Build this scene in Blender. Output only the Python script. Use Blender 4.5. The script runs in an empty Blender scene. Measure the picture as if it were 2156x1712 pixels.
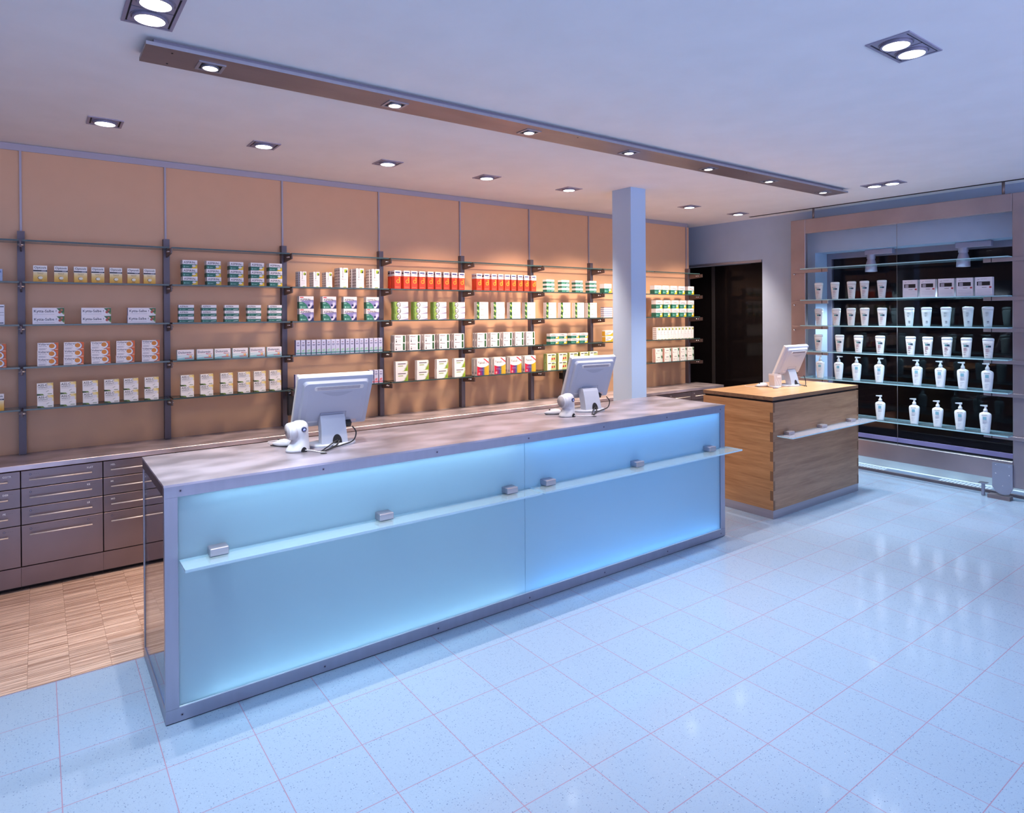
import bpy, bmesh, math, random
from mathutils import Vector, Matrix
random.seed(7)
PI = math.pi
S = bpy.context.scene
COL = S.collection

# ------------------------------------------------------------------ materials
_M = {}
def lin(c):
    return tuple((x / 12.92 if x <= 0.04045 else ((x + 0.055) / 1.055) ** 2.4) for x in c)
def hexc(h):
    return lin(tuple(int(h[i:i + 2], 16) / 255 for i in (0, 2, 4)))
def new_mat(name):
    m = bpy.data.materials.new(name); m.use_nodes = True
    nt = m.node_tree; nt.nodes.clear()
    out = nt.nodes.new('ShaderNodeOutputMaterial')
    return m, nt, out
def N(nt, t, **kw):
    n = nt.nodes.new(t)
    for k, v in kw.items():
        if k in n.inputs: n.inputs[k].default_value = v
        else: setattr(n, k, v)
    return n
def L(nt, a, ao, b, bi): nt.links.new(a.outputs[ao], b.inputs[bi])
def principled(name, col, rough=.5, metal=0., spec=.5, coat=0., noise=0., nscale=(4, 4, 4), rn=0., det=4.):
    """plain principled surface; noise varies its colour, rn its roughness"""
    m, nt, out = new_mat(name)
    b = N(nt, 'ShaderNodeBsdfPrincipled')
    b.inputs['Base Color'].default_value = (*col, 1); b.inputs['Roughness'].default_value = rough
    b.inputs['Metallic'].default_value = metal; b.inputs['Specular IOR Level'].default_value = spec
    b.inputs['Coat Weight'].default_value = coat
    if noise or rn:
        tc = N(nt, 'ShaderNodeTexCoord'); mp = N(nt, 'ShaderNodeMapping'); mp.inputs['Scale'].default_value = nscale
        nz = N(nt, 'ShaderNodeTexNoise'); nz.inputs['Scale'].default_value = 1.; nz.inputs['Detail'].default_value = det
        L(nt, tc, 'Object', mp, 'Vector'); L(nt, mp, 'Vector', nz, 'Vector')
        if noise:
            mx = N(nt, 'ShaderNodeMixRGB', blend_type='MIX')
            mx.inputs['Color1'].default_value = (*[c * (1 - noise) for c in col], 1)
            mx.inputs['Color2'].default_value = (*[min(1, c * (1 + noise)) for c in col], 1)
            mc = N(nt, 'ShaderNodeMapRange'); mc.inputs['From Min'].default_value = .34; mc.inputs['From Max'].default_value = .66
            L(nt, nz, 'Fac', mc, 'Value'); L(nt, mc, 'Result', mx, 'Fac'); L(nt, mx, 'Color', b, 'Base Color')
        if rn:
            mr = N(nt, 'ShaderNodeMapRange'); mr.inputs['From Min'].default_value = .3; mr.inputs['From Max'].default_value = .7
            mr.inputs['To Min'].default_value = rough - rn; mr.inputs['To Max'].default_value = rough + rn
            L(nt, nz, 'Fac', mr, 'Value'); L(nt, mr, 'Result', b, 'Roughness')
    L(nt, b, 'BSDF', out, 'Surface')
    return m
def paper(h):
    if h not in _M: _M[h] = principled('print_' + h, hexc(h), .42)
    return _M[h]
def emit(name, col, s):
    m, nt, out = new_mat(name)
    e = N(nt, 'ShaderNodeEmission'); e.inputs['Color'].default_value = (*col, 1); e.inputs['Strength'].default_value = s
    L(nt, e, 'Emission', out, 'Surface'); return m
def fres(nt, ior):
    """the same reflectance from inside a sheet as from outside (no bent rays, so no total reflection)"""
    g = N(nt, 'ShaderNodeNewGeometry'); m = N(nt, 'ShaderNodeMath', operation='MULTIPLY_ADD')
    m.inputs[1].default_value = 1 / ior - ior; m.inputs[2].default_value = ior; L(nt, g, 'Backfacing', m, 0)
    f = N(nt, 'ShaderNodeFresnel'); L(nt, m, 'Value', f, 'IOR'); return f
def glassy(name, tint, rough=0., spec_boost=1., body=None, bodyfac=0., ior=1.5):
    """clear sheet glass: tinted see-through plus mirror reflection by Fresnel"""
    m, nt, out = new_mat(name)
    t = N(nt, 'ShaderNodeBsdfTransparent'); t.inputs['Color'].default_value = (*tint, 1)
    g = N(nt, 'ShaderNodeBsdfGlossy'); g.inputs['Roughness'].default_value = rough
    f = fres(nt, ior)
    mx = N(nt, 'ShaderNodeMixShader')
    L(nt, f, 'Fac', mx, 'Fac')
    if body:
        d = N(nt, 'ShaderNodeBsdfDiffuse'); d.inputs['Color'].default_value = (*body, 1)
        m2 = N(nt, 'ShaderNodeMixShader'); m2.inputs['Fac'].default_value = bodyfac
        L(nt, t, 'BSDF', m2, 1); L(nt, d, 'BSDF', m2, 2); L(nt, m2, 'Shader', mx, 1)
    else: L(nt, t, 'BSDF', mx, 1)
    L(nt, g, 'BSDF', mx, 2); L(nt, mx, 'Shader', out, 'Surface'); return m
def frosted(name, trans, diff, dfac=.4, rough=.12):
    m, nt, out = new_mat(name)
    t = N(nt, 'ShaderNodeBsdfTranslucent'); t.inputs['Color'].default_value = (*trans, 1)
    d = N(nt, 'ShaderNodeBsdfDiffuse'); d.inputs['Color'].default_value = (*diff, 1)
    m1 = N(nt, 'ShaderNodeMixShader'); m1.inputs['Fac'].default_value = dfac
    L(nt, t, 'BSDF', m1, 1); L(nt, d, 'BSDF', m1, 2)
    g = N(nt, 'ShaderNodeBsdfGlossy'); g.inputs['Roughness'].default_value = rough
    f = fres(nt, 1.45)
    m2 = N(nt, 'ShaderNodeMixShader'); L(nt, f, 'Fac', m2, 'Fac')
    L(nt, m1, 'Shader', m2, 1); L(nt, g, 'BSDF', m2, 2); L(nt, m2, 'Shader', out, 'Surface'); return m

def tile_mat():
    m, nt, out = new_mat('terrazzo_tiles')
    b = N(nt, 'ShaderNodeBsdfPrincipled'); b.inputs['Roughness'].default_value = .09; b.inputs['Specular IOR Level'].default_value = .5
    tc = N(nt, 'ShaderNodeTexCoord'); mp = N(nt, 'ShaderNodeMapping'); mp.inputs['Location'].default_value = (-.0535 + .0012, -.175 + .0012, 0)
    L(nt, tc, 'Object', mp, 'Vector')
    br = N(nt, 'ShaderNodeTexBrick', offset=0., squash=1.)
    for k, v in (('Scale', 1.), ('Mortar Size', .0018), ('Mortar Smooth', .2), ('Bias', 0.), ('Brick Width', .3), ('Row Height', .3)): br.inputs[k].default_value = v
    base = (.325, .425, .57)
    br.inputs['Color1'].default_value = (*[c * .97 for c in base], 1); br.inputs['Color2'].default_value = (*base, 1)
    br.inputs['Mortar'].default_value = (.36, .235, .32, 1)
    L(nt, mp, 'Vector', br, 'Vector')
    # speckles: dark and a few white chips
    cur = br
    for sc, th0, th1, colr, fac in ((120, .16, .26, (.09, .14, .25), .80), (260, .22, .34, (.16, .24, .38), .6), (70, .05, .08, (.95, .97, 1), .9)):
        vo = N(nt, 'ShaderNodeTexVoronoi'); vo.inputs['Scale'].default_value = sc
        L(nt, tc, 'Object', vo, 'Vector')
        mr = N(nt, 'ShaderNodeMapRange'); mr.inputs['From Min'].default_value = th0; mr.inputs['From Max'].default_value = th1
        mr.inputs['To Min'].default_value = fac; mr.inputs['To Max'].default_value = 0.
        L(nt, vo, 'Distance', mr, 'Value')
        # only some cells carry a chip
        gt = N(nt, 'ShaderNodeSeparateColor'); L(nt, vo, 'Color', gt, 'Color')
        cmpn = N(nt, 'ShaderNodeMath', operation='GREATER_THAN'); cmpn.inputs[1].default_value = .66 if sc > 100 else .86
        L(nt, gt, 'Red', cmpn, 0)
        mul = N(nt, 'ShaderNodeMath', operation='MULTIPLY'); L(nt, mr, 'Result', mul, 0); L(nt, cmpn, 'Value', mul, 1)
        mx = N(nt, 'ShaderNodeMixRGB'); mx.inputs['Color2'].default_value = (*colr, 1)
        L(nt, mul, 'Value', mx, 'Fac'); L(nt, cur, 'Color', mx, 'Color1'); cur = mx
    L(nt, cur, 'Color', b, 'Base Color'); L(nt, b, 'BSDF', out, 'Surface'); return m
def parquet_mat():
    m, nt, out = new_mat('upright_lamella_parquet')
    b = N(nt, 'ShaderNodeBsdfPrincipled'); b.inputs['Roughness'].default_value = .38
    tc = N(nt, 'ShaderNodeTexCoord'); mp = N(nt, 'ShaderNodeMapping'); mp.inputs['Location'].default_value = (.049, 0, 0)
    L(nt, tc, 'Object', mp, 'Vector')
    br = N(nt, 'ShaderNodeTexBrick', offset=0., squash=1.)
    for k, v in (('Scale', 1.), ('Mortar Size', .0006), ('Mortar Smooth', .3), ('Bias', 0.), ('Brick Width', .155), ('Row Height', .009)): br.inputs[k].default_value = v
    br.inputs['Color1'].default_value = (.42, .255, .19, 1); br.inputs['Color2'].default_value = (.80, .57, .455, 1); br.inputs['Mortar'].default_value = (.2, .11, .065, 1)
    L(nt, mp, 'Vector', br, 'Vector')
    mp2 = N(nt, 'ShaderNodeMapping'); mp2.inputs['Scale'].default_value = (9, 190, 1); L(nt, tc, 'Object', mp2, 'Vector')
    nz = N(nt, 'ShaderNodeTexNoise'); nz.inputs['Scale'].default_value = 1.; nz.inputs['Detail'].default_value = 3; L(nt, mp2, 'Vector', nz, 'Vector')
    cr = N(nt, 'ShaderNodeMapRange'); cr.inputs['From Min'].default_value = .3; cr.inputs['From Max'].default_value = .7; cr.inputs['To Min'].default_value = .72; cr.inputs['To Max'].default_value = 1.2
    L(nt, nz, 'Fac', cr, 'Value')
    mx = N(nt, 'ShaderNodeVectorMath', operation='SCALE'); L(nt, br, 'Color', mx, 0); L(nt, cr, 'Result', mx, 'Scale')
    L(nt, mx, 'Vector', b, 'Base Color'); L(nt, b, 'BSDF', out, 'Surface'); return m
def oak_mat(name, axis, c1, c2, rough=.36):
    """oak veneer with the grain running along the given axis (0 x, 1 y, 2 z)"""
    m, nt, out = new_mat(name)
    b = N(nt, 'ShaderNodeBsdfPrincipled'); b.inputs['Roughness'].default_value = rough
    tc = N(nt, 'ShaderNodeTexCoord'); mp = N(nt, 'ShaderNodeMapping')
    sc = [26., 26., 26.]; sc[axis] = 1.6; mp.inputs['Scale'].default_value = sc
    L(nt, tc, 'Object', mp, 'Vector')
    nz = N(nt, 'ShaderNodeTexNoise'); nz.inputs['Scale'].default_value = 1.; nz.inputs['Detail'].default_value = 6; nz.inputs['Distortion'].default_value = .6
    L(nt, mp, 'Vector', nz, 'Vector')
    mp2 = N(nt, 'ShaderNodeMapping'); s2 = [150., 150., 150.]; s2[axis] = 9.; mp2.inputs['Scale'].default_value = s2; L(nt, tc, 'Object', mp2, 'Vector')
    n2 = N(nt, 'ShaderNodeTexNoise'); n2.inputs['Scale'].default_value = 1.; n2.inputs['Detail'].default_value = 2; L(nt, mp2, 'Vector', n2, 'Vector')
    ad = N(nt, 'ShaderNodeMath', operation='ADD'); L(nt, nz, 'Fac', ad, 0)
    ml = N(nt, 'ShaderNodeMath', operation='MULTIPLY'); ml.inputs[1].default_value = .5; L(nt, n2, 'Fac', ml, 0); L(nt, ml, 'Value', ad, 1)
    cr = N(nt, 'ShaderNodeValToRGB'); e = cr.color_ramp.elements
    e[0].position = .52; e[0].color = (*c1, 1); e[1].position = .98; e[1].color = (*c2, 1)
    L(nt, ad, 'Value', cr, 'Fac'); L(nt, cr, 'Color', b, 'Base Color'); L(nt, b, 'BSDF', out, 'Surface'); return m
def perforated_mat():
    m, nt, out = new_mat('perforated_lilac_metal')
    b = N(nt, 'ShaderNodeBsdfPrincipled'); b.inputs['Roughness'].default_value = .4
    tc = N(nt, 'ShaderNodeTexCoord'); vo = N(nt, 'ShaderNodeTexVoronoi'); vo.inputs['Scale'].default_value = 130; vo.inputs['Randomness'].default_value = 0.
    L(nt, tc, 'Object', vo, 'Vector')
    cr = N(nt, 'ShaderNodeValToRGB'); e = cr.color_ramp.elements; cr.color_ramp.interpolation = 'CONSTANT'
    e[0].color = (.02, .018, .03, 1); e[1].position = .36; e[1].color = (.40, .33, .62, 1)
    L(nt, vo, 'Distance', cr, 'Fac'); L(nt, cr, 'Color', b, 'Base Color'); L(nt, b, 'BSDF', out, 'Surface'); return m

M_TILE, M_PARQ = tile_mat(), parquet_mat()
M_CEIL = principled('ceiling_paint', (.89, .885, .91), .9, noise=.02)
M_WALL = principled('pale_blue_wall_paint', (.40, .50, .69), .8, noise=.03)
M_PANEL = principled('apricot_laminate', (.70, .40, .245), .42, noise=.012, nscale=(9, 9, 9))
M_STEEL = principled('brushed_steel', (.50, .455, .50), .36, metal=.85, noise=.05, nscale=(2, 2, 60))
M_STEELTOP = principled('mottled_steel_sheet', (.56, .51, .575), .37, metal=.7, noise=.26, nscale=(4.5, 7.5, 4), rn=.05, det=1.6)
M_DRAWER = principled('dark_brushed_steel', (.25, .20, .215), .34, metal=.85, noise=.06, nscale=(2.5, 2.5, 3), rn=.05)
M_ALU = principled('anodised_aluminium', (.39, .40, .49), .38, metal=.7, noise=.03, nscale=(30, 2, 2))
M_STRIP = principled('grey_lilac_strip', (.27, .255, .34), .45, metal=.4)
M_TRIM = principled('lilac_aluminium_trim', (.42, .38, .45), .5, metal=.3)
M_POST = principled('dark_slate_post', (.13, .11, .14), .45, metal=.4)
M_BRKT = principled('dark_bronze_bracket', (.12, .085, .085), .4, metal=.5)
M_CHROME = principled('polished_chrome', (.85, .85, .88), .15, metal=1.)
M_HANDLE = principled('bright_handle_steel', (.95, .88, .80), .3, metal=.35)
M_DARK = principled('black_plastic', (.012, .012, .014), .4)
M_GAP = principled('shadow_gap_black', (.012, .01, .012), .8)
M_SHEET = glassy('clear_shelf_glass', (.90, .955, .95))
M_EDGE = principled('green_glass_edge', (.035, .075, .08), .15, spec=.6)
M_EDGE2 = principled('aqua_glass_edge', (.38, .66, .74), .2, spec=.6)
M_SHEET2 = glassy('clear_rack_glass', (.86, .94, .96), body=(.7, .85, .95), bodyfac=.10)
M_PANE = glassy('night_window_glass', (.80, .80, .86), ior=1.34)
M_DOORGLASS = principled('black_door_glass', (.006, .005, .006), .09, spec=.14)
M_FROST = frosted('frosted_front_glass', (.72, .87, .95), (.56, .71, .78), .45, .16)
M_LEDGE = glassy('satin_ledge_glass', (.86, .95, .98), .08, body=(.62, .82, .90), bodyfac=.26)
M_LEDGE2 = glassy('pale_ledge_glass', (.90, .92, .97), .08, body=(.74, .74, .84), bodyfac=.38)
M_LEDGEEDGE = principled('bright_aqua_edge', (.62, .86, .93), .2)
M_SIDEGL = glassy('blue_side_glass', (.84, .90, 1.))
M_WHITE = principled('white_lacquer', (.78, .84, .90), .5)
M_LBOX = principled('light_box_grey', (.13, .17, .21), .7)
M_FRAMESTEEL = principled('rack_stainless', (.40, .335, .355), .42, metal=.75, noise=.09, nscale=(5, 3, 3), rn=.07)
M_LAMPBODY = principled('grey_lamp_housing', (.36, .34, .46), .45, metal=.4)
M_PLATE = principled('lamp_plate_steel', (.27, .215, .225), .4, metal=.6, noise=.08, nscale=(3, 9, 2))
M_MON = principled('light_grey_plastic', (.50, .52, .60), .38)
M_MONTOP = principled('ivory_plastic', (.80, .77, .74), .4)
M_WPLAST = principled('white_plastic', (.70, .69, .72), .3)
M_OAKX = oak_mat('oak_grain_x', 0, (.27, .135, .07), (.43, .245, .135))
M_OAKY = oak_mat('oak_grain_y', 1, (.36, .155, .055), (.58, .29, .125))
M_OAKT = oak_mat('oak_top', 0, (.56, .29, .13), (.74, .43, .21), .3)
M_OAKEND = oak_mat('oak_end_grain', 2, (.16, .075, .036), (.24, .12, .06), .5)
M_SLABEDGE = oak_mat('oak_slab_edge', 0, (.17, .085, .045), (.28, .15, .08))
M_TUBE = principled('ivory_tube', (.80, .80, .79), .35)
M_BOTTLE = principled('white_bottle', (.83, .87, .89), .3)
M_CLEAR = principled('pale_mint_bottle', (.66, .76, .77), .25)
M_PERF = perforated_mat()
M_CHAN = principled('blue_grey_channel', (.16, .20, .30), .4)
M_ASPH = principled('night_pavement_and_blackout', (.03, .028, .035), .8)
M_LENS = emit('cool_lamp_lens', (.93, .97, 1.), 6.)
M_LENSW = emit('warm_lamp_lens', (1., .93, .82), 8.)
M_LED = emit('blue_tube_bright', (.20, .53, 1.), 56.)
M_LEDL = emit('blue_tube_soft', (.60, .86, 1.), 40.)
M_SWIN = principled('grey_scan_window', (.50, .47, .49), .2)
M_SCREEN = principled('dark_screen', (.02, .022, .03), .2)

# ------------------------------------------------------------------ mesh builder
class MB:
    def __init__(s): s.v, s.f, s.mi, s.sm, s.mats = [], [], [], [], []
    def slot(s, m):
        if m not in s.mats: s.mats.append(m)
        return s.mats.index(m)
    def add(s, vs, fs, m, smooth=False, mtx=None):
        b = len(s.v); k = s.slot(m)
        s.v += [tuple(mtx @ Vector(p)) if mtx else tuple(p) for p in vs]
        for f in fs: s.f.append([b + i for i in f]); s.mi.append(k); s.sm.append(smooth)
        return s
    def box(s, x0, x1, y0, y1, z0, z1, m, bev=0., mtx=None, seg=1, edge=None, ax=2):
        """edge: a second material for the side faces of a glass sheet whose faces look along axis ax"""
        if bev <= 0:
            vs = [(x, y, z) for x in (x0, x1) for y in (y0, y1) for z in (z0, z1)]
            F = [(0, 1, 3, 2), (4, 6, 7, 5), (0, 4, 5, 1), (2, 3, 7, 6), (0, 2, 6, 4), (1, 5, 7, 3)]
            if edge: s.add(vs, F[:2 * ax] + F[2 * ax + 2:], edge, False, mtx); return s.add(vs, F[2 * ax:2 * ax + 2], m, False, mtx)
            return s.add(vs, F, m, False, mtx)
        bm = bmesh.new(); bmesh.ops.create_cube(bm, size=1.)
        for v in bm.verts: v.co = Vector(((x0 + x1) / 2 + v.co.x * (x1 - x0), (y0 + y1) / 2 + v.co.y * (y1 - y0), (z0 + z1) / 2 + v.co.z * (z1 - z0)))
        bmesh.ops.bevel(bm, geom=bm.edges[:], offset=bev, segments=seg, affect='EDGES', profile=.5)
        bm.verts.index_update()
        s.add([v.co[:] for v in bm.verts], [[v.index for v in f.verts] for f in bm.faces], m, False, mtx); bm.free(); return s
    def prism(s, pts, y0, y1, m, mtx=None):
        """polygon in the xz plane extruded from y0 to y1"""
        n = len(pts); vs = [(x, y0, z) for x, z in pts] + [(x, y1, z) for x, z in pts]
        fs = [list(range(n)), list(range(2 * n - 1, n - 1, -1))] + [[i, i + n, (i + 1) % n + n, (i + 1) % n] for i in range(n)]
        return s.add(vs, fs, m, False, mtx)
    def loft(s, rings, m, smooth=True, cap=True, mtx=None):
        n = len(rings[0]); vs = [p for r in rings for p in r]; fs = []
        for k in range(len(rings) - 1):
            for i in range(n):
                j = (i + 1) % n; fs.append([k * n + i, k * n + j, (k + 1) * n + j, (k + 1) * n + i])
        if cap: fs.append(list(range(n - 1, -1, -1))); fs.append([(len(rings) - 1) * n + i for i in range(n)])
        return s.add(vs, fs, m, smooth, mtx)
    def cyl(s, c, r, z0, z1, m, n=24, smooth=True, mtx=None, r2=None):
        r2 = r if r2 is None else r2
        ring = lambda z, q: [(c[0] + q * math.cos(2 * PI * i / n), c[1] + q * math.sin(2 * PI * i / n), z) for i in range(n)]
        return s.loft([ring(z0, r), ring(z1, r2)], m, smooth, True, mtx)
    def ringz(s, c, r0, r1, z0, z1, m, n=32, mtx=None):
        R = lambda r, z: [(c[0] + r * math.cos(2 * PI * i / n), c[1] + r * math.sin(2 * PI * i / n), z) for i in range(n)]
        return s.loft([R(r0, z0), R(r1, z0), R(r1, z1), R(r0, z1), R(r0, z0)], m, False, False, mtx)
    def tube(s, pts, r, m, n=8, mtx=None):
        P = [Vector(p) for p in pts]; Q = []
        for i in range(len(P) - 1):           # Catmull-Rom subdivision
            a, b, c, d = P[max(0, i - 1)], P[i], P[i + 1], P[min(len(P) - 1, i + 2)]
            for k in range(5):
                t = k / 5; Q.append(.5 * ((2 * b) + (c - a) * t + (2 * a - 5 * b + 4 * c - d) * t * t + (3 * b - a - 3 * c + d) * t ** 3))
        Q.append(P[-1]); rings = []
        for i, q in enumerate(Q):
            t = (Q[min(len(Q) - 1, i + 1)] - Q[max(0, i - 1)]).normalized()
            u = t.cross(Vector((.13, .31, .94))).normalized(); w = t.cross(u)
            rings.append([tuple(q + u * r * math.cos(2 * PI * k / n) + w * r * math.sin(2 * PI * k / n)) for k in range(n)])
        return s.loft(rings, m, True, True, mtx)
    def flat(s, pts, y, m, mtx=None):
        """a printed patch in the xz plane facing -y"""
        return s.add([(x, y, z) for x, z in pts], [list(range(len(pts)))], m, False, mtx)
    def text(s, txt, x, z, size, m, y=0., align='LEFT', rot=0., mtx=None, bold=0.):
        T = Matrix.Translation((x, y, z)) @ Matrix.Rotation(-rot, 4, 'Y') @ Matrix.Rotation(PI / 2, 4, 'X') @ Matrix.Scale(size, 4)
        vs, fs = text_geo(txt, align, bold)
        return s.add([tuple(T @ Vector(v)) for v in vs], fs, m, False, mtx)
    def mesh(s, name):
        me = bpy.data.meshes.new(name); me.from_pydata(s.v, [], s.f)
        for m in s.mats: me.materials.append(m)
        me.polygons.foreach_set('material_index', s.mi); me.polygons.foreach_set('use_smooth', s.sm); me.update()
        return me
    def build(s, name, parent=None, loc=None, rot=None):
        o = bpy.data.objects.new(name, s.mesh(name)); COL.objects.link(o)
        if parent: o.parent = parent
        if loc: o.location = loc
        if rot: o.rotation_euler = rot
        return o
_TX = {}
def text_geo(txt, align='LEFT', bold=0.):
    k = (txt, align, bold)
    if k not in _TX:
        c = bpy.data.curves.new('t', 'FONT'); c.body = txt; c.align_x = align; c.resolution_u = 2; c.offset = bold
        o = bpy.data.objects.new('t', c); COL.objects.link(o)
        dg = bpy.context.evaluated_depsgraph_get(); me = bpy.data.meshes.new_from_object(o.evaluated_get(dg))
        _TX[k] = ([v.co[:] for v in me.vertices], [list(p.vertices) for p in me.polygons])
        bpy.data.objects.remove(o); bpy.data.curves.remove(c); bpy.data.meshes.remove(me)
    return _TX[k]

def tag(o, label, cat, group=None):
    o['label'] = label; o['category'] = cat
    if group: o['group'] = group
    return o
def struct(o): o['kind'] = 'structure'; return o
def thing(name, label, cat, loc=(0, 0, 0), rotz=0., group=None):
    o = bpy.data.objects.new(name, None); COL.objects.link(o); o.empty_display_size = .05
    o.location = loc; o.rotation_euler = (0, 0, rotz); return tag(o, label, cat, group)
def dup(root, loc, label, group=None, rotz=None):
    """a copy of a thing with copies of its parts and sub-parts, sharing mesh data"""
    r = root.copy(); COL.objects.link(r); r.location = loc
    if rotz is not None: r.rotation_euler = (0, 0, rotz)
    r['label'] = label
    if group: r['group'] = group
    for ch in list(root.children):
        c = ch.copy(); COL.objects.link(c); c.parent = r
        for g in list(ch.children):
            d = g.copy(); COL.objects.link(d); d.parent = c
    return r
ORD = 'zero first second third fourth fifth sixth seventh eighth ninth tenth eleventh twelfth thirteenth fourteenth fifteenth sixteenth seventeenth eighteenth'.split()

# ------------------------------------------------------------------ key dimensions (metres)
ZC = 2.68            # ceiling
YB = 5.13            # face of the apricot back panelling
XR = 6.70            # face of the right wall
CX0, CX1, CY0, CY1, CZ = .387, 3.925, 2.834, 3.478, .936      # long counter
WX0, WX1, WY0, WY1, WZ = 4.523, 5.855, 2.83, 3.478, .940      # oak counter
PX = [-.081 + .8035 * i for i in range(9)]                     # shelf posts
SZ = [2.060, 1.808, 1.548, 1.291, 1.036]                       # tops of the back glass shelves
RZ = [2.048, 1.721, 1.455, 1.187, .911, .553]                  # tops of the window rack shelves

# ------------------------------------------------------------------ room shell
struct(MB().box(-4., 7.0, -3.5, 3.478, -.08, 0, M_TILE).build('floor'))
struct(MB().box(-4., 7.0, 3.481, 5.9, -.08, 0, M_PARQ).build('floor_back'))
struct(MB().box(-4., 7.0, 3.478, 3.481, -.08, .0008, M_CHROME).build('trim_1'))
struct(MB().box(-4., 7.0, -3.5, 5.9, ZC, ZC + .1, M_CEIL).build('ceiling'))
w = MB().box(-4., 6.405, YB, YB + .05, 0, ZC - .045, M_PANEL)
struct(w.build('wall_back'))
struct(MB().box(-4., 6.375, YB - .006, YB + .05, ZC - .045, ZC - .002, M_TRIM).build('trim_2'))
struct(MB().box(-4., 7.0, 5.8, 5.9, 0, ZC, M_WALL).build('wall_rear'))
struct(MB().box(-4.1, -4., -3.5, 5.9, 0, ZC, M_WALL).build('wall_left'))
w = MB()      # right wall with a doorway and the shop window opening
w.box(XR, 7.0, 3.685, 4.318, 0, ZC, M_WALL)
w.box(XR, 7.0, 4.318, 5.8, 2.20, ZC, M_WALL)
w.box(XR, 7.0, 1.50, 3.685, 2.225, ZC, M_WALL)
w.box(XR, 7.0, -3.5, 1.50, 0, ZC, M_WALL)
struct(w.build('wall_right'))
struct(MB().box(XR - .012, XR + .05, 4.322, 5.79, 2.172, 2.199, M_ALU).build('trim_3'))
d = MB().box(XR + .07, XR + .09, 4.32, 5.79, .0, 2.17, M_DOORGLASS).build('door_1'); struct(d)
MB().box(XR + .055, XR + .07, 5.02, 5.06, .0, 2.17, M_GAP).build('door_stile', d)
# shop window: frame, pane and the night outside
f = MB()
for y0, y1, z0, z1 in ((3.635, 3.684, .0, 2.224), (1.501, 1.55, .0, 2.224)): f.box(6.94, 6.99, y0, y1, z0, z1, M_STRIP)
f.box(6.94, 6.99, 1.55, 3.635, 2.165, 2.224, M_STRIP); f.box(6.94, 6.99, 1.55, 3.635, .0, .05, M_STRIP)
wf = struct(f.build('window_1'))
MB().box(6.96, 6.968, 1.55, 3.635, .05, 2.165, M_PANE).build('pane', wf)
struct(MB().box(7.0, 12., -3.5, 8., -.12, -.02, M_ASPH).build('exterior_ground'))
struct(MB().box(12., 12.1, -3.5, 8., -.12, 5., M_ASPH).build('exterior_backdrop'))
struct(MB().box(7.0, 12., -3.6, -3.5, -.12, 5., M_ASPH).build('exterior_dark_side'))  # dark side added to keep the world light out of the window view
struct(MB().box(7.0, 12., -3.5, 8., 5., 5.1, M_ASPH).build('exterior_dark_lid'))  # unseen dark lid added over the outside so the window stays black
# kerb and grating at the foot of the window
k = MB().box(XR - .028, XR, 1.5, 3.685, 0, .024, M_PLATE)
struct(k.build('trim_4'))
g = MB().box(XR + .0, XR + .225, 1.52, 3.68, .0, .010, M_WHITE).box(XR + .045, XR + .17, 1.52, 3.68, .010, .0112, M_CHAN)
for y0, y1 in ((3.02, 3.62), (2.12, 2.52)):
    y = y0
    while y < y1:
        for x in (.056, .088, .120): g.box(XR + x, XR + x + .022, y, y + .020, .0112, .0122, M_WHITE)
        y += .030
tag(g.build('floor_grating'), 'white floor channel with slotted grating along the foot of the shop window', 'grating')
struct(MB().box(6.926, 6.939, 1.52, 3.68, 0, .24, M_WHITE).build('trim_5'))
tag(MB().box(6.905, 6.915, 1.501, 3.684, .283, .326, M_PERF).build('perforated_strip'), 'lilac perforated metal strip low across the dark shop window', 'metal strip')

# square column behind the counter
struct(MB().box(4.103, 4.288, 3.902, 4.125, 0, ZC, principled('column_paint', (.45, .60, .82), .7)).build('column'))

# ------------------------------------------------------------------ ceiling lamps
def spot(name, loc, e, col, size=78, blend=.7, aim=(0, 0, -1), r=.045):
    l = bpy.data.lights.new(name, 'SPOT'); l.energy = e; l.color = col; l.spot_size = math.radians(size); l.spot_blend = blend; l.shadow_soft_size = r
    o = bpy.data.objects.new(name, l); COL.objects.link(o); o.location = loc
    o.rotation_euler = Vector(aim).to_track_quat('-Z', 'Y').to_euler(); return o
def downlight(nl, lab, loc, rotz, group, first=[None, None]):
    k = nl - 1
    if first[k] is not None: return dup(first[k], loc, lab, group, rotz)
    t = thing('recessed_ceiling_light' if nl == 1 else 'twin_recessed_light', lab, 'ceiling light', loc, rotz, group)
    hx, hy = (.084, .084) if nl == 1 else (.155, .084)
    b = MB()
    for x0, x1, y0, y1 in ((-hx, hx, -hy, -hy + .012), (-hx, hx, hy - .012, hy), (-hx, -hx + .012, -hy + .012, hy - .012), (hx - .012, hx, -hy + .012, hy - .012)): b.box(x0, x1, y0, y1, -.005, 0, M_LAMPBODY)
    b.box(-hx + .012, hx - .012, -hy + .012, hy - .012, -.001, 0, M_GAP)
    b.build('trim_frame', t)
    for cx in ([0] if nl == 1 else [-.072, .072]):
        p = MB().box(cx - (.068 if nl == 2 else .064), cx + (.068 if nl == 2 else .064), -.066, .066, -.0035, -.001, M_LAMPBODY)
        p.ringz((cx, 0), .060, .0635, -.006, -.003, M_STRIP)
        p.build('gimbal_plate', t)
        r = MB().ringz((cx, 0), .049, .057, -.014, -.003, M_LAMPBODY).build('lamp_collar', t)
        MB().cyl((cx, 0), .0495, -.0135, -.006, M_LENS).build('lens', r)
    first[k] = t; return t
COOL, WARM = (.70, .86, 1.), (1., .76, .58)
SX = [.31, 1.165, 2.02, 2.872, 3.735, 4.53, 5.363, 6.193]
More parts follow.
